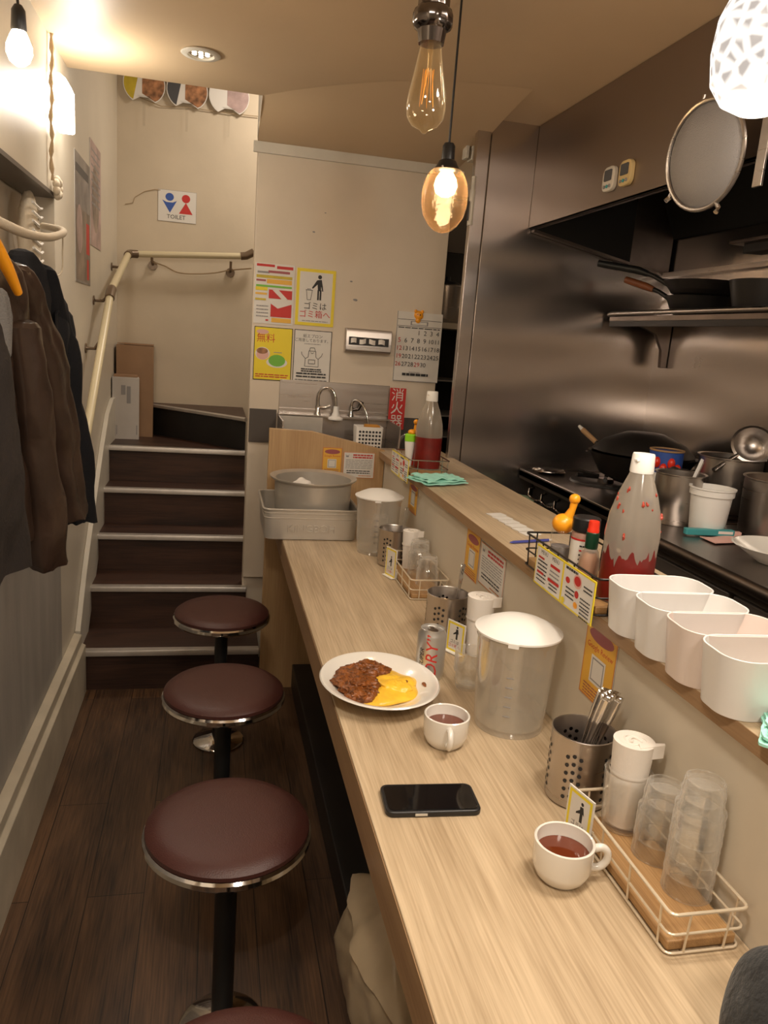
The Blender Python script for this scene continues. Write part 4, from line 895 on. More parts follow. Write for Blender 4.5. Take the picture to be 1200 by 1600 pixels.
t = thing('wrap_tube', 'teal squeeze tube lying in front of the white tub', 'tube', (1.41, 1.905, 1.031), radians(-6))
b = MB(); b.rbox((0, 0, 0), (.15, .022, .018), .006, TEAL); b.build('tube_body', t, bevel=.002)
b = MB(); b.box((.086, 0, -.002), (.022, .016, .014), PINK); b.build('cap', t, bevel=.002)
b = MB(); b.box((.045, -.0112, .002), (.045, .0005, .008), PAPER); b.build('print', t)
b = MB(); b.grid(lambda u, v: (-.05+.12*u, -.035+.07*v+.02*u, .004*sin(u*5)*sin(v*4)), 14, 10, PINK, th=.002); tag(b.build('paper_packet', loc=(1.415, 1.845, 1.024)), 'pale pink paper packet on the kitchen counter beside the teal tube', 'packet')
t = thing('plate', 'white oval plate of fried food on the kitchen counter at the right edge', 'plate', (1.43, 1.64, 1.0185))
b = MB(); b.lathe([(0, .004), (.055, 0), (.06, .004), (.115, .040), (.118, .042), (.113, .043), (.06, .011), (0, .009)], PORC, 56); b.build('dish', t)
b = MB(); b.blob((.025, -.02, .020), (.05, .045, .024), CRUMB, .35, 30, 30, 16, 4); b.blob((-.0, .0, .014), (.03, .03, .014), EGG, .3, 30); b.build('food', t)
# kitchen extras on the hood side
# ================================================================== PANEL AND HALF WALL NOTICES
def review_items(W, H):
    return [('r', 0, 0, W, H, ORGB), ('r', .003, .003, W-.006, H-.006, YELC), ('d', W/2, H*.84, W*.40, H*.09, MAUVE),
            ('t', W/2, H*.68, W*.135, 'Google Review', REDP), ('r', W*.27, H*.23, W*.46, W*.46, PAPER), ('r', W*.31, H*.23+W*.04, W*.38, W*.38, GREYP), ('r', W*.335, H*.23+W*.065, W*.33, W*.33, PAPER), ('l', W*.12, H*.16, W*.76, 4, .006, .0022, MAUVE)]
def notice_items(W, H):
    return [('r', 0, 0, W, H, ORGB), ('r', .0025, .0025, W-.005, H-.005, PAPER), ('p', [(W*.08, H*.80), (W*.16, H*.80), (W*.18, H*.93), (W*.16, H*.86), (W*.09, H*.86), (W*.07, H*.93)], GREYP), ('l', W*.30, H*.86, W*.62, 2, H*.09, H*.055, REDP), ('l', W*.08, H*.68, W*.84, 6, H*.062, H*.022, GREYP), ('l', W*.12, H*.26, W*.74, 2, H*.08, H*.035, INK), ('l', W*.5, H*.08, W*.4, 1, .01, .003, ORGB)]
xf = XW-.0008
sheet('review_card', 'amber card with purple oval below the near menu, right of the big jug', 'card', FACE_LEFT, (xf, 1.255, .873), .115, .150, review_items(.115, .150), group='amber review cards')
sheet('review_card', 'amber card with purple oval on the half wall beside a white notice', 'card', FACE_LEFT, (xf, 1.980, .880), .110, .130, review_items(.11, .13), group='amber review cards')
sheet('review_card', 'small amber card on the half wall under the aqua cloth', 'card', FACE_LEFT, (xf, 2.648, .910), .118, .105, review_items(.118, .105), group='amber review cards')
sheet('review_card', 'amber card on the oak end panel behind the battered pot', 'card', FACE_CAM, (.444, 3.0905, .948), .080, .110, review_items(.08, .11), group='amber review cards')
sheet('notice', 'white notice with red heading on the half wall behind the beer can', 'notice', FACE_LEFT, (xf, 1.860, .893), .178, .110, notice_items(.178, .110), group='white review notices')
sheet('notice', 'white notice with red heading on the oak end panel', 'notice', FACE_CAM, (.531, 3.0905, .935), .132, .108, notice_items(.132, .108), group='white review notices')

# ================================================================== ON THE COUNTER
ZC = .7602
# phone
t = thing('smartphone', 'black smartphone lying face up on the counter', 'phone', (.368, 1.086, ZC), radians(-3.5))
b = MB(); b.rbox((0, 0, .005), (.158, .080, .010), .013, BLK); lab(b.build('case', t, bevel=.002), 'black rubber case')
b = MB(); b.rbox((0, 0, .0104), (.148, .070, .0008), .010, SCREEN); b.build('screen', t)
b = MB(); b.box((-.022, -.0403, .005), (.020, .0012, .004), TRIMW); b.build('button', t)
# cups of tea
def mug(loc, rz, lb, lab2):
    t = thing('tea_cup', lb, 'cup', loc, rz, 'white cups of tea')
    b = MB(); b.lathe([(0, .003), (.026, .003), (.027, 0), (.030, 0), (.037, .008), (.0425, .022), (.0435, .056), (.0435, .060), (.0415, .0615), (.0395, .060), (.038, .024), (.030, .010), (0, .008)], PORC, 56); b.build('cup_body', t)
    b = MB(); b.stube([(.041, 0, .048), (.055, 0, .0515), (.064, 0, .044), (.064, 0, .030), (.055, 0, .020), (.040, 0, .018)], [.006, .0058, .0056, .0056, .0055, .006], PORC, 12); b.build('handle', t)
    b = MB(); b.lathe([(.0385, .040), (0, .040)], TEA, 48); b.build('tea', t)
mug((.511, .890, ZC), radians(-12), 'white cup of tea with its handle to the right, beside the near wire basket', '')
mug((.449, 1.272, ZC), radians(-100), 'white cup of tea with its handle towards the viewer, between plate and big jug', '')
# plate with omelette rice and cutlet
t = thing('dinner_plate', 'deep oval white plate with omelette and sauced cutlet on the counter edge', 'plate', (.362, 1.478, ZC), radians(8))
b = MB(); b.lathe([(0, .004), (.058, .004), (.060, 0), (.064, 0), (.068, .005), (.098, .020), (.122, .036), (.1265, .0375), (.124, .040), (.118, .039), (.094, .025), (.064, .011), (0, .009)], PORC, 72, sy=1.12); b.build('dish', t)
b = MB(); b.blob((-.006, .004, .019), (.092, .083, .016), EGG, .22, 22, 44, 20, 2); b.blob((.030, -.012, .028), (.042, .040, .014), EGG, .30, 45, 70, 34, 8, fine=.10); b.build('omelette', t)
b = MB(); b.blob((-.052, -.006, .032), (.046, .062, .020), CRUMB, .30, 42, 110, 60, 5, fine=.16); b.blob((-.020, .048, .034), (.058, .030, .019), CRUMB, .30, 45, 96, 50, 9, fine=.16); b.blob((.022, .046, .030), (.026, .016, .012), CRUMB, .4, 60, 24, 12, 3); b.blob((-.052, -.048, .027), (.034, .022, .013), CRUMB, .4, 50, 24, 12, 4)
for k, (x, y) in enumerate(((.050, -.022), (.058, .0), (.034, -.042), (.02, -.03))): b.blob((x, y, .037-.003*k), (.006, .005, .003), CRUMB, .4, 90, 10, 8, k)
lab(b.build('cutlet', t), 'crumbed cutlet covered in brown sauce')
b = MB(); b.blob((.098, -.028, .0275), (.008, .014, .0015), CRUMB, .4, 60, 14, 8, 1); b.build('sauce_smear', t)
# beer can
t = thing('beer_can', 'silver beer can with red and black upright lettering', 'can', (.497, 1.562, ZC))
b = MB(); b.lathe([(0, .004), (.022, .003), (.026, 0), (.028, 0), (.0325, .010), (.033, .015), (.033, .102), (.0315, .108), (.027, .116), (.0272, .119), (.0262, .1195), (.025, .115), (0, .114)], CAN, 64); b.build('body', t)
b = MB(); b.blob((0, -.002, .1148), (.012, .016, .0012), STEEL, nu=20, nv=8); b.blob((0, .010, .1160), (.007, .009, .001), STEEL, nu=16, nv=8); b.build('ring_pull', t)
def wrap(r, a0):       # letters run up the can, tops to the left
    def f(p):
        a = a0-p.y/r
        return (r*cos(a), r*sin(a), p.x)
    return f
AF = math.atan2(-1.56, -.36)-.14
b = MB(); T = lambda dx, dy: (lambda g: (lambda p: g(Vector((p.x+dx, p.y+dy, 0)))))
b.text('DRY”', .039, REDP, fn=T(.062, -.006)(wrap(.0334, AF)), cuts=3, sh=.25); b.text('SUPER', .016, INK, fn=T(.056, .0185)(wrap(.0334, AF)), cuts=3, sh=.35)
lab(b.build('lettering', t), 'red and black lettering')
# glasses
def tumbler_profile(r=.0345, h=.088):
    return [(0, .004), (r*.66, .004), (r*.70, 0), (r*.76, 0), (r*.80, .004), (r*.80, h*.10), (r*.86, h*.17), (r*.84, h*.30), (r*.86, h*.40), (r*.97, h*.45), (r, h*.49), (r*.975, h*.56), (r, h*.64), (r*.985, h*.80), (r*1.01, h*.97), (r*1.01, h), (r-.002, h+.0008), (r-.0035, h-.001), (r-.0035, h*.52), (r*.78, h*.42), (r*.74, .013), (r*.5, .010), (0, .010)]
tm = MB(); tm.lathe(tumbler_profile(), PCLEAR, 40)
def glass_obj(loc, lb, flip=False, grp=None):
    global _gl
    if '_gl' not in globals():
        _gl = tm.build('glass_tumbler'); o = _gl
    else:
        o = _gl.copy(); COL.objects.link(o)
    o.location = loc; o.rotation_euler = (pi, 0, 0) if flip else (0, 0, 0)
    tag(o, lb, 'glass')
    if grp: o['group'] = grp
    return o
g = glass_obj((.572, 1.508, ZC), 'glass tumbler half full of iced water beside the beer can')
b = MB(); b.lathe([(0, .0105), (.0255, .0105), (.0275, .034), (.032, .046), (.032, .055), (0, .055)], WATER, 36); tag(b.build('drinking_water', loc=(.572, 1.508, ZC)), 'cold clear water inside the tumbler beside the beer can', 'water')
# jugs
def jug(loc, rz, lb):
    t = thing('water_jug', lb, 'jug', loc, rz, 'frosted plastic water jugs')
    b = MB(); b.lathe([(0, .006), (.060, .006), (.064, 0), (.068, 0), (.0695, .006), (.072, .05), (.079, .185), (.0815, .190), (.0815, .200), (.078, .200), (.0755, .185), (.068, .05), (.0655, .012), (0, .012)], PITCH, 64)
    b.build('jug_body', t)
    b = MB(); b.stube([(.077, 0, .170), (.100, 0, .176), (.114, 0, .160), (.116, 0, .10), (.108, 0, .060), (.086, 0, .045), (.072, 0, .045)], [.009, .010, .010, .010, .009, .008, .008], PITCH, 12); b.build('handle', t)
    b = MB(); b.lathe([(.0825, .199), (.0865, .201), (.0865, .2045), (.080, .207), (.072, .212), (.050, .222), (.022, .228), (0, .229)], WHITE, 64)
    b.box((-.083, .0, .200), (.012, .020, .009), WHITE); lab(b.build('lid', t, bevel=0), 'white domed lid')
    b = MB(); b.lathe([(0, .013), (.0665, .013), (.068, .05), (.0715, .100), (0, .100)], WATER, 48); b.build('water', t)
    b = MB()
    for k in range(5): b.box((-.0745-.0004*k, 0, .05+.02*k), (.002, .014, .0015), GREYP)
    b.tube([(-.074, .004, .035), (-.0775, .004, .13)], .0025, PLAST, 6); b.build('scale_marks', t)
jug((.603, 1.338, ZC), radians(62), 'big frosted water jug with a bright white lid, right of the nearer plate')
jug((.585, 2.600, ZC), radians(75), 'frosted water jug with a white lid standing far off beside the aluminium tray')
# cutlery holders
def holder(loc, lb, r=.053, h=.125):
    t = thing('cutlery_holder', lb, 'cutlery holder', loc, 0, 'perforated steel cutlery holders')
    b = MB(); b.lathe([(0, .002), (r-.006, 0), (r-.001, .003), (r, .006), (r, h-.002), (r+.0015, h), (r-.0005, h+.001), (r-.002, h-.002), (r-.002, .006), (0, .004)], STEEL, 64)
    for g_ in range(5):
        for c_ in range(3):
            for r_ in range(6):
                a = g_*2*pi/5+.21*(c_-1)+.25; z = .022+.0145*r_+(.0 if c_ != 1 else .004)
                for rr, mt in ((r+.0003, INK), (r-.0023, DCHROME)):
                    n_ = Vector((cos(a), sin(a), 0)); u_ = Vector((-sin(a), cos(a), 0)); c0 = n_*rr+Vector((0, 0, z)); q = .0036
                    b.add([c0+u_*q*cos(k*pi/4)+Vector((0, 0, q*sin(k*pi/4))) for k in range(8)], [tuple(range(8))], mt)
    b.build('cylinder', t)
holder((.628, 1.082, ZC), 'perforated steel cylinder full of spoon handles, nearest of the three')
holder((.600, 1.785, ZC), 'perforated steel cylinder behind the beer can, middle of the three')
holder((.612, 2.445, ZC), 'perforated steel cylinder beside the far jug, farthest of the three')
def spoon_mesh():
    b = MB(); L_ = .17
    b.grid(lambda u, v: ((v-.5)*(.016-.008*sin(pi*min(1, u*1.3))+.003*u), .0016*sin(pi*v)+.004*sin(u*pi), u*L_), 14, 4, CHROME)
    b.blob((0, .002, -.01), (.014, .004, .022), CHROME, nu=14, nv=10); return b
sp = spoon_mesh().build('spoon', bevel=0)
tag(sp, 'steel spoon handle sticking up from the nearest cutlery cylinder, leftmost of the bunch', 'spoon', 'spoons in the nearest cylinder')
md = sp.modifiers.new('solid', 'SOLIDIFY'); md.thickness = .0018
SPB = ['leftmost of the bunch', 'second from the left', 'third from the left', 'in the middle of the bunch', 'front right of the middle', 'third from the right', 'second from the right', 'rightmost of the bunch']
for k in range(8):
    o = sp if k == 0 else sp.copy()
    if k: COL.objects.link(o)
    o.location = (.612+.0052*(k % 4), 1.072+.008*(k//4), ZC+.030+.002*(k % 3)); o.rotation_euler = (radians(-3-1.5*(k//4)), radians(13+.6*(k % 4)), radians(-24+4*(k % 3)))
    o['label'] = 'steel spoon handle sticking up from the nearest cutlery cylinder, '+SPB[k]
o = sp.copy(); COL.objects.link(o); o.location = (.622, 1.772, ZC+.03); o.rotation_euler = (radians(-6), radians(14), radians(40)); tag(o, 'steel spoon handle standing in the cutlery cylinder behind the beer can', 'spoon'); del o['group']
o = sp.copy(); COL.objects.link(o); o.location = (.632, 2.425, ZC+.03); o.rotation_euler = (radians(-5), radians(13), radians(40)); tag(o, 'steel spoon handle standing in the farthest cutlery cylinder', 'spoon'); del o['group']
# napkin rolls, first one inside a ribbed glass
def napkins(loc, lb, h=.145, r=.030, rz=0, tilt=(0, 0)):
    t = thing('napkin_roll', lb, 'napkins', loc, rz, 'rolled white paper napkins', rot=(tilt[0], tilt[1], rz))
    b = MB(); b.lathe([(0, 0), (r*.78, 0), (r*.85, h*.3), (r, h*.9), (r*1.02, h), (r*.9, h+.001), (0, h-.004)], TISSUE, 36)
    sp_ = []
    for k in range(40): a = k*.42; rr = r*.9*(1-k/48); sp_.append((rr*cos(a), rr*sin(a), h-.001+.0012*sin(k)))
    b.tube(sp_, .0016, TISSUE, 6)
    b.prism([(-r*.2, -r*.9), (r*1.25, -r*.75), (r*1.35, -r*.55), (0, -r*.4)], h*.86, h+.002, TISSUE); b.build('paper_roll', t)
    b = MB(); b.lathe([(r*1.003, h*.62), (r*1.025, h*.64), (r*1.02, h*.66)], TISSUE, 30); b.build('paper_fold', t)
# near basket
def basket(loc, L_, W_, lb, mat, h=.062, wr=.0019, levels=(.003, .032, .062), board=True, nx=2, ny=4, bmat=None):
    t = thing('wire_basket', lb, 'basket', loc, 0)
    def loop(z, e=0.): 
        hx, hy, r = W_/2+e, L_/2+e, .010; o = []
        for qx, qy, a0 in ((1, 1, 0), (-1, 1, pi/2), (-1, -1, pi), (1, -1, 3*pi/2)):
            for i in range(4): a = a0+pi/2*i/3; o.append((qx*(hx-r)+r*cos(a), qy*(hy-r)+r*sin(a), z))
        return o
    b = MB()
    for k, z in enumerate(levels): b.tube(loop(z*h/levels[-1], .003*k/len(levels)), wr*(1.3 if k == len(levels)-1 else 1), mat, 8, closed=True)
    for s_ in (-1, 1):
        for k in range(ny): y = -L_/2+.02+(L_-.04)*k/(ny-1); b.tube([(s_*W_/2, y, .003), (s_*(W_/2+.003), y, h)], wr*.9, mat, 6)
        for k in range(nx): x = -W_/2+.025+(W_-.05)*k/max(1, nx-1); b.tube([(x, s_*L_/2, .003), (x, s_*(L_/2+.003), h)], wr*.9, mat, 6)
    b.build('wire_frame', t)
    if board: b = MB(); b.box((0, 0, .010), (W_-.008, L_-.010, .014), bmat or PINE); lab(b.build('wooden_board', t, bevel=.002), 'worn wooden board inside')
    return t
basket((.637, .866, ZC), .272, .108, 'cream wire basket with glasses and napkins nearest the viewer', WIREW)
ZB = ZC+.0175
napkins((.652, .972, ZB+.008), 'white napkin roll standing in a ribbed glass in the near wire basket', .140, .031)
rb = MB(); rb.lathe([(0, .004), (.027, .004), (.029, 0), (.031, .002), (.034, .04), (.0375, .095), (.036, .0955), (.0345, .090), (.030, .010), (0, .008)], PCLEAR, 60, flute=15, fa=.012)
tag(rb.build('ribbed_glass', loc=(.652, .972, ZB)), 'ribbed glass holding the napkin roll in the near wire basket', 'glass')
HN = .0885
for k, (h_, lb) in enumerate([(0, 'bottom one of the lower upturned stack in the near basket'), (.028, 'top one of the lower upturned stack in the near basket')]):
    glass_obj((.668, .900, ZB+HN+h_), 'clear glass tumbler, '+lb, True, 'upturned glass tumblers')
for k, (h_, lb) in enumerate([(0, 'bottom one'), (.028, 'second from the bottom'), (.056, 'second from the top'), (.084, 'topmost one')]):
    glass_obj((.670, .822, ZB+HN+h_), 'clear upturned tumbler, '+lb+' of the taller stack in the near basket', True, 'upturned glass tumblers')
# little litter cards
def litter_card(loc, lb, wy=.058, h=.084, rz=0.):
    t = thing('sign_card', lb, 'card', loc, rz, 'little litter notice cards')
    P = [('r', .003, .003, wy-.006, h-.006, YELP), ('r', .008, .008, wy-.016, h-.016, PAPER), ('d', .034, .067, .003, .003, INK), ('p', [(.030, .062), (.037, .063), (.040, .050), (.037, .052), (.037, .036), (.031, .036), (.031, .050), (.022, .046), (.022, .049), (.030, .056)], INK),
         ('t', .028, .028, .010, 'ゴミは', INK), ('t', .028, .017, .010, 'ゴミ箱へ', REDP)]
    M = FACE_LEFT.copy() @ Matrix.Translation((-wy/2, .004, 0)); b = MB(); b.box((wy/2, h/2, .0012), (wy, h, .0024), PAPER, M=M); draw(b, P, M, .0024); b.build('card_face', t, smooth=False)
    b = MB(); b.box((-.002, 0, .006), (.024, wy*.9, .0025), WHITE); b.box((.006, 0, .020), (.003, wy*.9, .03), WHITE); b.build('card_stand', t)
litter_card((.572, .962, ZC-.003), 'small yellow bordered litter card clipped to the near wire basket beside the right cup', rz=radians(14))
litter_card((.600, 1.692, ZC-.003), 'small yellow bordered litter card between the beer can and the big jug', .060, .080, rz=radians(28))
litter_card((.572, 2.300, ZC-.003), 'small yellow bordered litter card in front of the far wire basket', .062, .095, rz=radians(20))
napkins((.655, 1.690, ZC), 'white napkin roll behind the big water jug', .150, .034)
# far basket
basket((.640, 2.235, ZC), .31, .112, 'cream wire basket beside the far jug holding upturned glasses', WIREW)
napkins((.645, 2.352, ZB), 'white napkin roll in the far wire basket', .125, .028)
for h_, lb in ((0, 'bottom one'), (.028, 'top one')):
    glass_obj((.652, 2.262, ZB+HN+h_), 'clear glass tumbler, '+lb+' of the stack next to the napkins in the far basket', True, 'upturned glass tumblers')
glass_obj((.658, 2.178, ZB+HN), 'clear glass tumbler, single upturned one nearest the viewer in the far basket', True, 'upturned glass tumblers')
glass_obj((.640, 2.800, ZC+HN), 'clear glass tumbler standing upturned behind the far water jug', True, 'upturned glass tumblers')
# tray and pot
t = thing('aluminium_tray', 'oblong dull aluminium tray with raised letters at the far end of the counter', 'tray', (.368, 2.902, ZC))
b = MB(); b.rbox((0, 0, .058), (.350, .345, .112), .030, ALU, wall=.003, taper=.965, seg=7)
for z, e in ((.114, .002), (.100, -.001), (.082, -.002)):
    hx, hy, r = .175+e, .1725+e, .030; o = []
    for qx, qy, a0 in ((1, 1, 0), (-1, 1, pi/2), (-1, -1, pi), (1, -1, 3*pi/2)):
        for i in range(7): a = a0+pi/2*i/6; o.append((qx*(hx-r)+r*cos(a), qy*(hy-r)+r*sin(a), z))
    b.tube(o, .0040 if z > .11 else .0024, ALU, 8, closed=True)
b.build('tray_body', t)
b = MB(); b.text('KINGBOH', .040, ALU, FACE_CAM @ Matrix.Translation((0.0, .042, .171)), ext=.0022); b.build('raised_letters', t)
t = thing('cooking_pot', 'battered wide aluminium pot standing in the tray', 'pot', (.388, 2.905, ZC+.006), rz=0)
b = MB(); b.lathe([(0, .002), (.130, 0), (.143, .010), (.147, .17), (.149, .186), (.166, .198), (.167, .203), (.157, .201), (.145, .195), (.140, .012), (0, .008)], ALU, 72); b.build('pot_body', t)
b = MB(); b.blob((0, 0, 0), (.035, .026, .030), TISSUE, .35, 35, 28, 16, 4); b.blob((.03, -.02, -.01), (.035, .02, .02), TISSUE, .35, 35, 28, 16, 7); tag(b.build('crumpled_tissue', loc=(.345, 2.90, .935)), 'crumpled white tissue lying in the battered pot', 'tissue')
b = MB(); b.blob((0, 0, 0), (.10, .10, .08), ALU, .2, 20, 28, 14, 4, flatb=-.06); tag(b.build('pot_scraps', loc=(.37, 2.90, .835)), 'grey crumpled stuff filling the lower half of the battered pot', 'scraps')
# grey fleece
b = MB(); b.blob((0, 0, 0), (.078, .085, .095), FLEECE, .10, 16, 60, 36, 2, flatb=-.054)
b.tube([(.01, .03, .085), (.015, .035, .100), (.022, .036, .108)], [.008, .006, .003], FLEECE, 8)
tag(b.build('fleece_garment', loc=(.622, .548, .815)), 'dark grey fleecy garment bunched up in the bottom right corner', 'clothing')

# ================================================================== ON THE LEDGE
ZL = 1.0504
def sauce_bottle(loc, lb, fill, smears):
    t = thing('sauce_bottle', lb, 'bottle', loc, 0, 'tall squeeze bottles of red sauce')
    b = MB(); b.lathe([(0, .001), (.040, 0), (.046, .004), (.047, .012), (.0475, .10), (.0485, .13), (.045, .165), (.034, .205), (.022, .236), (.0185, .246), (0, .247)], BOT, 56); b.build('bottle_body', t)
    def br(z): return .0476+.0010*min(1, max(0, (z-.10)/.03)) if z < .13 else .0486-(z-.13)*.1
    def liquid(u, v):
        a_ = 2*pi*u; top = fill+(.020+.030*noise.noise(Vector((cos(a_)*4, sin(a_)*4, 1.)))+.016*noise.noise(Vector((cos(a_)*13, sin(a_)*13, 5.))) if smears else 0)
        z = .010+(top-.010)*v; return (br(z)*cos(a_), br(z)*sin(a_), z)
    b = MB(); b.grid(liquid, 96, 10, SAUCE)
    b.lathe([(.0470, .010), (.0410, .0012), (0, .0015)], SAUCE, 48)
    lab(b.build('sauce', t), 'red sauce')
    if smears:
        b = MB(); rr = random.Random(3)
        for k in range(14):
            a = rr.uniform(pi*.9, 2*pi); z = rr.uniform(.13, .215); r_ = .0484-max(0, z-.13)*.10 if z < .165 else .0455-(z-.165)*.29
            q_ = rr.uniform(.6, 1.3); b.blob((r_*cos(a), r_*sin(a), z), (.0022*q_, .0022*q_, .0042*q_), SAUCES, .9, 260, 10, 8, k)
        b.build('sauce_smears', t)['kind'] = 'stuff'
    b = MB(); b.lathe([(0, .243), (.0205, .243), (.021, .246), (.0195, .274), (.0185, .277), (0, .278)], WHITE, 32); b.box((-.014, -.008, .266), (.012, .012, .003), WHITE); lab(b.build('cap', t), 'white flip cap')
sauce_bottle((.748, 1.222, ZL+.012), 'tall cloudy bottle almost empty of red sauce, in the near black wire basket', .075, True)
sauce_bottle((.748, 2.610, ZL+.012), 'tall bottle half full of dark red sauce, in the far wire basket on the ledge', .118, False)
basket((.733, 1.338, ZL), .325, .128, 'black wire basket of condiments on the near part of the ledge', WIREB, h=.070, wr=.0017, levels=(.003, .035, .070), ny=5, bmat=PINE)
basket((.728, 2.615, ZL), .24, .135, 'steel wire basket of condiments at the far end of the ledge', WIRES, h=.062, wr=.0017, ny=4, bmat=PINE)
t = thing('salt_shaker', 'clear seasoning bottle with an orange bird headed cap in the near ledge basket', 'bottle', (.712, 1.425, ZL+.0175))
b = MB(); b.lathe([(0, 0), (.020, 0), (.022, .003), (.022, .075), (.019, .08), (0, .08)], SALT, 32); b.lathe([(0, .002), (.020, .002), (.020, .045), (0, .045)], pm('grey_seasoning', (.22, .20, .19), .8, var=.3, scale=80), 24); b.build('bottle_body', t)
b = MB(); b.blob((0, 0, .092), (.023, .023, .021), ORG, nu=28, nv=16); b.tube([(.006, -.004, .105), (.012, -.008, .125), (.014, -.009, .140)], [.011, .007, .008], ORG, 14); b.blob((.014, -.009, .146), (.0115, .0115, .011), ORG, nu=20, nv=12); lab(b.build('cap', t), 'orange cap')
t = thing('spice_jar', 'spice jar with a black lid and white label in the near ledge basket', 'jar', (.732, 1.365, ZL+.0175))
b = MB(); b.lathe([(0, 0), (.024, 0), (.026, .003), (.026, .088), (.022, .094), (0, .094)], pm('spice_powder', (.36, .20, .15), .5, var=.3, scale=60), 36); b.build('jar_body', t)
b = MB(); b.lathe([(.0265, .012), (.0265, .080)], PAPER, 36); b.lathe([(.0268, .076), (.0268, .080)], REDP, 36); b.lathe([(.0268, .014), (.0268, .017)], REDP, 36)
for k in range(5):
    for q in range(3): a = pi*1.28+.22*q; b.box((.0268*cos(a), .0268*sin(a), .03+.009*k), (.0006, .005, .003), INK if k != 3 else REDP, rz=a)
b.build('label', t)
b = MB(); b.lathe([(0, .093), (.0265, .093), (.0275, .096), (.0275, .118), (.025, .121), (0, .121)], BLK, 36, flute=18, fa=.01); b.build('lid', t)
t = thing('hot_sauce_bottle', 'small hot sauce bottle with a red cap and green neck in the near ledge basket', 'bottle', (.717, 1.307, ZL+.0175))
b = MB(); b.lathe([(0, 0), (.018, 0), (.020, .003), (.020, .050), (.016, .066), (.009, .078), (.009, .09), (0, .09)], BOT, 32); b.lathe([(0, .002), (.0185, .002), (.0185, .048), (.012, .064), (0, .064)], pm('orange_sauce', (.55, .25, .12), .4), 24); b.build('bottle_body', t)
b = MB(); b.lathe([(.0115, .072), (.0125, .075), (.0125, .104), (.0105, .106)], DKGREEN, 28); lab(b.build('neck_foil', t), 'dark green neck foil')
b = MB(); b.lathe([(0, .128), (.0095, .127), (.0105, .122), (.0105, .112), (.0115, .110), (.0115, .104), (0, .103)], REDC, 12); lab(b.build('cap', t), 'red cap')
# menu stands
def menu(loc, lb, W, H, n):
    t = thing('menu_card', lb, 'menu', loc, 0, 'menu cards hung on the ledge baskets'); w1 = W/n
    for k in range(n):
        P = [('r', .0035, .0035, w1-.007, H-.007, PAPER)]
        if k == 0: P += [('t', w1*.30, H*.87, .012, 'MENU', INK), ('t', w1*.72, H*.87, .012, 'MENU', INK), ('r', w1*.10, H*.70, w1*.22, .004, REDP), ('r', w1*.56, H*.66, w1*.34, .006, REDP), ('l', w1*.10, H*.62, w1*.35, 4, .008, .003, INK), ('r', w1*.10, H*.32, w1*.25, .005, REDP), ('l', w1*.10, H*.24, w1*.35, 2, .008, .0025, INK), ('l', w1*.56, H*.55, w1*.34, 3, .008, .003, GREYP), ('r', w1*.52, H*.30, w1*.40, .006, REDP), ('l', w1*.58, H*.22, w1*.3, 2, .007, .0025, INK)]
        else: P += [('l', w1*.08, H*.88, w1*.4, 1, .01, .005, INK), ('d', w1*.48, H*.74, .017, .013, PINK), ('d', w1*.48, H*.75, .013, .009, REDP), ('d', w1*.18, H*.64, .009, .006, REDP), ('l', w1*.68, H*.72, w1*.26, 2, .007, .003, INK), ('d', w1*.50, H*.45, .008, .007, REDP), ('l', w1*.15, H*.45, w1*.28, 3, .008, .003, INK), ('l', w1*.62, H*.42, w1*.3, 3, .007, .0025, INK), ('d', w1*.50, H*.20, .008, .006, ORG), ('l', w1*.64, H*.18, w1*.28, 3, .007, .0025, INK), ('d', w1*.10, H*.12, .007, .006, YELP)]
        M = FACE_LEFT @ Matrix.Translation((w1*k, 0, 0)); b = MB(); b.box((w1/2, H/2, .001), (w1-.001, H, .002), YELP, M=M); draw(b, P, M, .002); b.build('menu_panel', t, smooth=False)
menu((.6645, 1.428, 1.034), 'two panel yellow edged menu hung over the near ledge basket', .256, .082, 2)
menu((.6555, 2.752, 1.030), 'patterned menu panel hung on the far ledge basket', .255, .080, 2)
# far condiments
t = thing('squeeze_bottle', 'white squeeze bottle with green and orange cap in the far ledge basket', 'bottle', (.690, 2.640, ZL+.0175))
b = MB(); b.lathe([(0, 0), (.010, 0), (.013, .03), (.019, .085), (.018, .092), (0, .092)], WHITE, 24); b.build('bottle_body', t)
b = MB(); b.lathe([(0, .09), (.020, .09), (.0205, .112), (.016, .116), (0, .116)], GREENB, 24); b.build('collar', t); b = MB(); b.blob((.003, 0, .122), (.014, .014, .010), ORG, nu=20, nv=10); b.build('cap', t)
t = thing('squeeze_bottle', 'red bottle with a tall orange cap hidden behind the far sauce bottle', 'bottle', (.715, 2.672, ZL+.0175))
b = MB(); b.lathe([(0, 0), (.014, 0), (.015, .10), (.011, .118), (0, .118)], REDC, 24); b.build('bottle_body', t)
b = MB(); b.tube([(0, 0, .116), (0, 0, .145)], [.009, .006], ORG, 12); b.blob((0, 0, .155), (.010, .010, .010), ORG, nu=16, nv=10); b.build('cap', t)
b = MB(); b.stube([(-.02, .02, .018), (-.035, .03, .07), (-.022, .035, .115), (.0, .035, .125), (.012, .035, .105)], .005, SALT, 10); tag(b.build('clear_hose_handle', loc=(.695, 2.66, ZL)), 'clear curved plastic handle rising from the far ledge basket', 'handle')
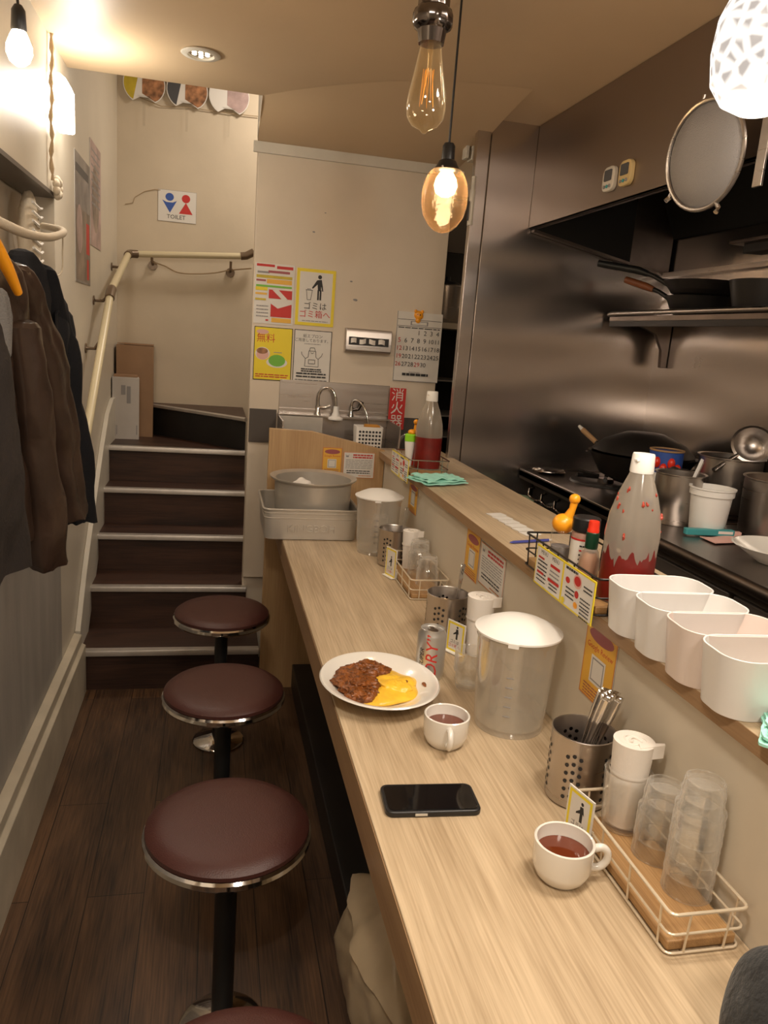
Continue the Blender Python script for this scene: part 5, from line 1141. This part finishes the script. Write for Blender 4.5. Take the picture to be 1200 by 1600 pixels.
# white holders in a row
proto = None
CL = ['white rounded square container next to the big sauce bottle, first of the row of four', 'white rounded square container, second of the four counted from the sauce bottle', 'slightly pinkish rounded square container, third of the four counted from the sauce bottle', 'white rounded square container nearest the viewer, last of the row of four']
for k in range(4):
    b = MB(); b.rbox((0, 0, .0425), (.166, .100, .085), .036, CUPP if k == 2 else CUP, wall=.0028, taper=.90, seg=10)
    tag(b.build('square_container', loc=(.7455-.002*k, 1.108-.0915*k, ZL), rz=radians(-4), bevel=.0008), CL[k], 'container', 'row of white containers on the ledge')
# paper slips and pen
SB = ['farthest from the pen', 'second farthest from the pen', 'third farthest from the pen', 'third closest to the pen', 'second closest to the pen', 'closest to the pen']
for k in range(6):
    b = MB(); b.box((0, 0, .0012), (.048, .030, .0024), PAPER); b.box((.0, .0155, .0010), (.048, .002, .002), GREYP)
    tag(b.build('paper_slip', loc=(.777+.003*k, 1.965-.041*k, ZL+.0004), rz=radians(14)), 'white paper slip on the ledge, '+SB[k]+' in the row of six', 'slip', 'row of paper slips')
t = thing('pen', 'slim blue pen lying beside the paper slips on the ledge', 'pen', (.752, 1.674, ZL+.004), radians(14))
b = MB(); b.tube([(-.055, 0, 0), (-.045, 0, 0), (.060, 0, 0)], [.001, .0036, .0036], pm('blue_pen_plastic', (.06, .07, .30), .3), 10); b.build('barrel', t)
b = MB(); b.tube([(.058, 0, 0), (.068, 0, 0)], .0028, PAPER, 8); b.build('cap', t)
# cloths
def cloth(loc, sx, sy, lb, seed, rz):
    b = MB()
    for q in range(3):
        b.grid(lambda u, v: ((u-.5)*sx*(1-.06*q)+.006*noise.noise(Vector((v*5, seed, q))), (v-.5)*sy*(1-.10*q)+.010*noise.noise(Vector((u*4, seed+2, q))), .008+.0065*q+.006*noise.noise(Vector((u*4, v*4, seed+q)))*(1+q)*.5), 22, 18, CLOTH, th=.0035)
    tag(b.build('wiping_cloth', loc=loc, rz=rz), lb, 'cloth', None)
cloth((.738, 2.430, ZL+.001), .165, .13, 'folded aqua cloth on the ledge beside the far sauce bottle', 2, radians(20))
cloth((.742, .735, ZL+.001), .12, .12, 'folded aqua cloth on the ledge at the right edge of the photo', 6, radians(-40))
